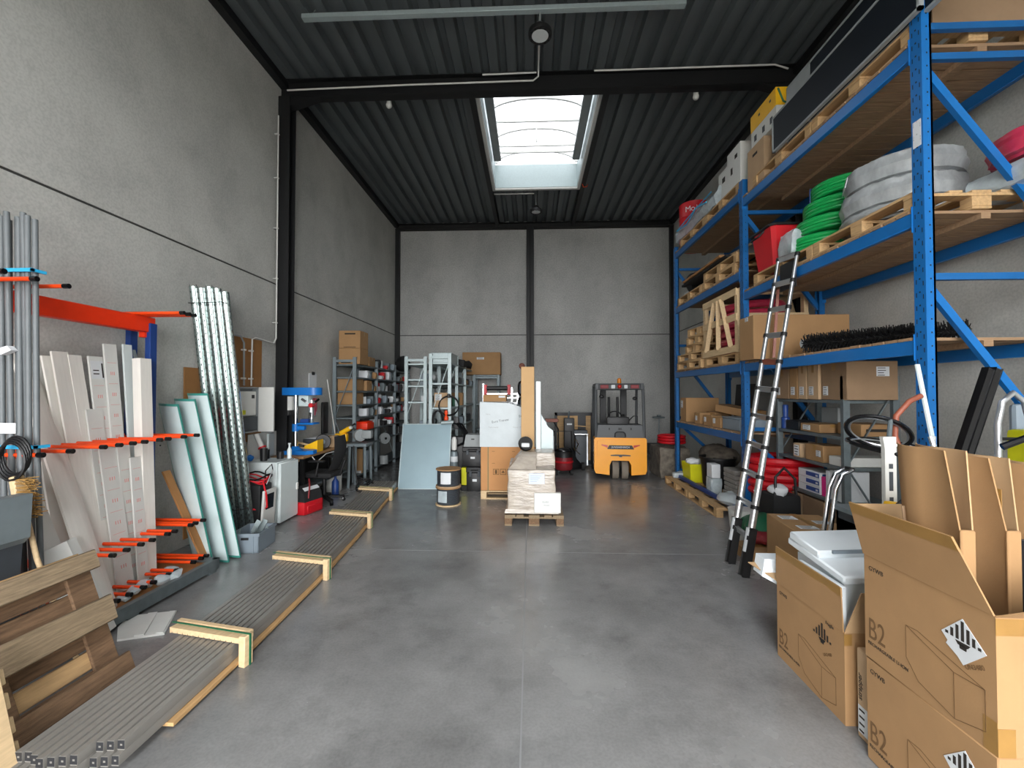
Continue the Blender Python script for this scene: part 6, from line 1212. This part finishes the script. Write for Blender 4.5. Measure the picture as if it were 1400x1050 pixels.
# smaller carton with foam
A_ = carton('brown battery carton with white foam sheets sticking out, on the floor', (2.0, 2.805, 0), .6, .65, .5, 0, 'card', None, open_top=True); printed_face(A_, .6, .65, .5); hazard(A_, face_M('-x', .6, .65, .5, .47, .37, .0015), white=False)
flap(A_, (-.3, .325, .5), (-.3, -.325, .5), (-.3, .325, .74), (-.31, -.325, .74), band=True); flap(A_, (-.3, -.325, .5), (.3, -.325, .5), (-.22, -.34, .72), (.3, -.34, .72), m='card_inner'); flap(A_, (-.3, .325, .5), (.3, .325, .5), (-.4, .52, .55), (.2, .54, .55), m='card_inner')
text('Fragile', .026, 'ink', A_, face_M('-x', .6, .65, .5, .5, .47, .0015), 'printed_text'); b = MB().box(-.3012, -.26, -.3262, -.3248, .43, .49); b.build('tape', 'tape', A_)
fm = thing('foam_sheet', 'white polystyrene slab lying tilted in the floor carton', 'foam', (2.02, 2.85, .3)); b = MB(); b.obox(TR(0, .0, .47, 0, .1, -.04), .5, .54, .05, .01); b.build('slab', 'foam', fm); MB().obox(TR(0, .1, .525, 0, .1, -.04), .5, .3, .05, .008).build('raised_block', 'foam', fm); MB().box(-.2, .24, -.2, .24, .0, .42).build('inner_foam', 'foam', fm); MB().obox(TR(.0, -.06, .53, 0, .1, -.04), .34, .012, .02).build('groove', 'plastic_grey', fm)
fm = thing('foam_sheet', 'white polystyrene board standing inside the floor carton front edge', 'foam', (1.745, 2.72, .2)); MB().obox(TR(0, .02, .26, .0), .03, .4, .52, .006).build('board', 'foam', fm)
fm = thing('foam_piece', 'white foam corner piece poking out behind the floor carton', 'foam', (1.72, 3.25, .5)); MB().prism([(-.08, 0), (.1, -.1), (.1, .12), (-.06, .12)], 'y', -.04, .08).build('corner', 'foam', fm)
sx = carton('slim white and brown box wedged between the two battery cartons', (1.83, 2.37, 0), .22, .1, .46, .0, 'card_light', None, stickers=[('-x', .01, .03, .07, .14)]); text('strapper', .04, 'ink', sx, face_M('-x', .22, .1, .46, .035, .2, .0015) @ Matrix.Rotation(PI / 2, 4, 'Z'), 'printed_text')
# ================================================================== scrap corner behind the front cartons
sbn = thing('scrap_bin', 'dark steel bin holding scrap tubes behind the front cartons', 'bin', (2.72, 3.0, 0)); b = MB(); b.box(-.5, .5, -.3, -.28, 0, .98).box(-.5, .5, .28, .3, 0, .98).box(-.5, -.48, -.3, .3, 0, .98).box(.48, .5, -.3, .3, 0, .98).box(-.5, .5, -.3, .3, 0, .9); b.build('shell', 'plastic_dark', sbn); MB().box(-.52, .52, -.32, .32, .96, .99).build('rim', 'steel_grey', sbn)
tl = thing('chrome_trolley', 'chrome U-shaped trolley handle rising behind the foam carton', 'trolley', (2.2, 3.3, 0))
for dy in (0, .07): MB().tube([(2.12, 3.3 + dy, .02), (2.17, 3.3 + dy, .75), (2.22, 3.3 + dy, 1.1), (2.26, 3.3 + dy, 1.2), (2.34, 3.3 + dy, 1.24)], .016, 10).build('handle_tube', 'chrome', tl, True)
MB().cyl((2.34, 3.3, 1.24), (2.34, 3.37, 1.24), .016, 10).build('grip', 'black', tl, True); MB().box(2.05, 2.4, 3.28, 3.42, .0, .04).build('base', 'galv_dark', tl, True)
wp = thing('white_post', 'white slotted plastic post standing in the scrap bin', 'post', (2.28, 2.9, .9)); b = MB(); b.prism([(-.035, 0), (.035, 0), (.035, .62), (-.045, .62), (-.04, .58), (-.035, .55)], 'y', -.015, .015); b.build('post', 'white', wp); MB().box(-.012, .012, -.017, -.013, .28, .4).box(-.012, .012, -.017, -.013, .42, .45).box(-.012, .012, -.017, -.013, .08, .24).build('slot', 'plastic_dark', wp)
for c, R1, R2, tilt, lab in (((2.5, 3.1, 1.42), .28, .28, (1.15, .1), 'black bicycle rim tilted over the scrap bin behind the white post'), ((2.46, 3.22, 1.52), .2, .16, (.5, .5), 'smaller dark bicycle rim behind the tilted one')):
    M_ = Matrix.Translation(c) @ Euler((tilt[0] - PI / 2 + .55, tilt[1], 0)).to_matrix().to_4x4(); t = thing('bicycle_hoop', lab, 'rim', M=M_); MB().tube([(R1 * math.cos(a), R2 * math.sin(a), 0) for a in [2 * PI * k / 36 for k in range(36)]], .014, 8, True).build('rim', 'black_gloss', t); MB().tube([((R1 - .022) * math.cos(a), (R2 - .022) * math.sin(a), 0) for a in [2 * PI * k / 36 for k in range(36)]], .006, 6, True).build('inner_ring', 'alu', t); MB().cyl((-R1 * .3, R2 * -.95, 0), (-R1 * .3 - .02, R2 * -.95, -.32), .014, 8).build('spoke_stub', 'galv_dark', t)
solid('rusty_pipe', MB().tube([(2.62, 3.12, .92), (2.58, 3.14, 1.3), (2.52, 3.15, 1.5), (2.53, 3.15, 1.64), (2.62, 3.15, 1.74), (2.7, 3.15, 1.78)], .018, 10), 'brown_rust', 'bent red-brown pipe sticking up from the scrap bin', 'pipe')
for k in range(6):
    p = V((2.42 + .06 * k, 2.85 + .03 * (k % 3), .91)); q = p + V((.1 * (-1) ** k + .03, .12, .5 + .05 * (k % 3))); solid('scrap_tube', MB().cyl(p, q, .014, 8), 'alu' if k % 2 else 'hose_grey', 'silver scrap tube in the bin, %s from the white post' % ORD[k], 'tube', 'silver scrap tubes in the bin')
solid('flat_bar', MB().bar((2.76, 3.02, .91), (2.72, 3.2, 2.0), .03, .012), 'white_gloss', 'long white flat bar leaning beside the blue post', 'bar')
ys_ = thing('yellow_case', 'yellow tool case with black cable loop in the scrap bin', 'case', (2.42, 2.8, .905)); MB().obox(TR(-.02, 0, .12, .1, 0, .15), .46, .1, .16, .02).build('case', 'yellow', ys_); MB().tube([(-.14 + .1 * math.cos(a), -.06, .16 + .1 * math.sin(a)) for a in [2 * PI * k / 18 for k in range(18)]], .012, 6, True).build('cable_loop', 'black', ys_); MB().obox(TR(.02, .02, .25, .1, .3, .2), .16, .06, .14, .01).build('grey_cover', 'hose_grey', ys_)
solid('dark_wedge', MB().prism([(2.5, .92), (2.86, .92), (2.86, 1.16), (2.7, 1.24), (2.55, 1.1)], 'y', 2.88, 3.0), 'plastic_dark', 'dark grey plastic wedge in the scrap bin beside the yellow case', 'scrap')
solid('white_angle', MB().prism([(2.42, .92), (2.54, .92), (2.5, 1.2), (2.46, 1.2)], 'y', 2.72, 2.735), 'white', 'white perforated angle plate by the folded cardboard', 'plate')
for i in range(2): solid('black_post', MB().bar((2.49 + .045 * i, 2.85, .905), (2.85 + .045 * i, 2.85, 1.95), .04, .04, (0, 1, 0), .004), 'black_gloss', 'black square post leaning from the scrap bin, %s' % ('one beside the blue upright', 'farther one from the upright')[i], 'post', 'two black leaning posts')
# bicycle parts further along the wall
cb_ = thing('crutch', 'chrome arched tube frame standing behind the blue rack post', 'frame', (3.15, 3.0, 0)); MB().tube([(-.1, 0, .0), (-.1, 0, 1.6), (-.07, 0, 1.74), (0, 0, 1.8), (.07, 0, 1.74), (.1, 0, 1.6), (.12, 0, .0)], .018, 10).build('arch', 'alu', cb_); MB().cyl((-.1, 0, 1.5), (.1, 0, 1.5), .01).build('crossbar', 'black', cb_)
hb = thing('bicycle', 'white and black bicycle frame behind the folded cardboard', 'bicycle', (3.45, 2.9, 0)); MB().tube([(-.4, .0, 1.3), (.2, 0, 1.34)], .024, 10).build('top_tube', 'white', hb); MB().tube([(-.4, 0, 1.3), (-.1, 0, .6), (.2, 0, 1.34)], .022, 8).build('frame_tube', 'black', hb)
MB().tube([(-.5, -.02, 1.46), (-.4, -.06, 1.52), (-.25, -.04, 1.5), (.2, 0, 1.5), (.55, -.04, 1.52), (.75, .0, 1.5)], .022, 8).build('handlebar', 'black_gloss', hb); MB().tube([(.35, 0, .6), (.35, 0, 1.5)], .03, 8).build('seat_post', 'plastic_dark', hb); MB().tube([(.0, 0, 1.33), (.05, 0, 1.05), (.02, 0, .7)], .03, 8).build('chrome_fork', 'chrome', hb)
for x in (-.2, .7): MB().tube([(x + .33 * math.cos(a), .0, .34 + .33 * math.sin(a)) for a in [2 * PI * k / 32 for k in range(32)]], .02, 8, True).build('wheel', 'rubber', hb)
MB().tube([(.1, .02, 1.42), (.5, .02, 1.44)], .018, 6).build('rack_bar', 'galv_dark', hb); MB().tube([(.5 + .2 * math.cos(a), .0, 1.05 + .2 * math.sin(a)) for a in [PI * .1 + PI * .8 * k / 14 for k in range(15)]], .02, 8).build('mudguard', 'black', hb)
solid('yellow_bottle', MB().box(3.3, 3.45, 3.06, 3.2, 0, 1.55, .03), 'lime', 'tall yellow plastic slab behind the bicycle handlebar', 'slab'); solid('grey_slab', MB().box(3.42, 3.6, 3.24, 3.3, 0, 1.72, .03), 'plastic_grey', 'grey rounded slab leaning by the wall behind the bicycle', 'slab')
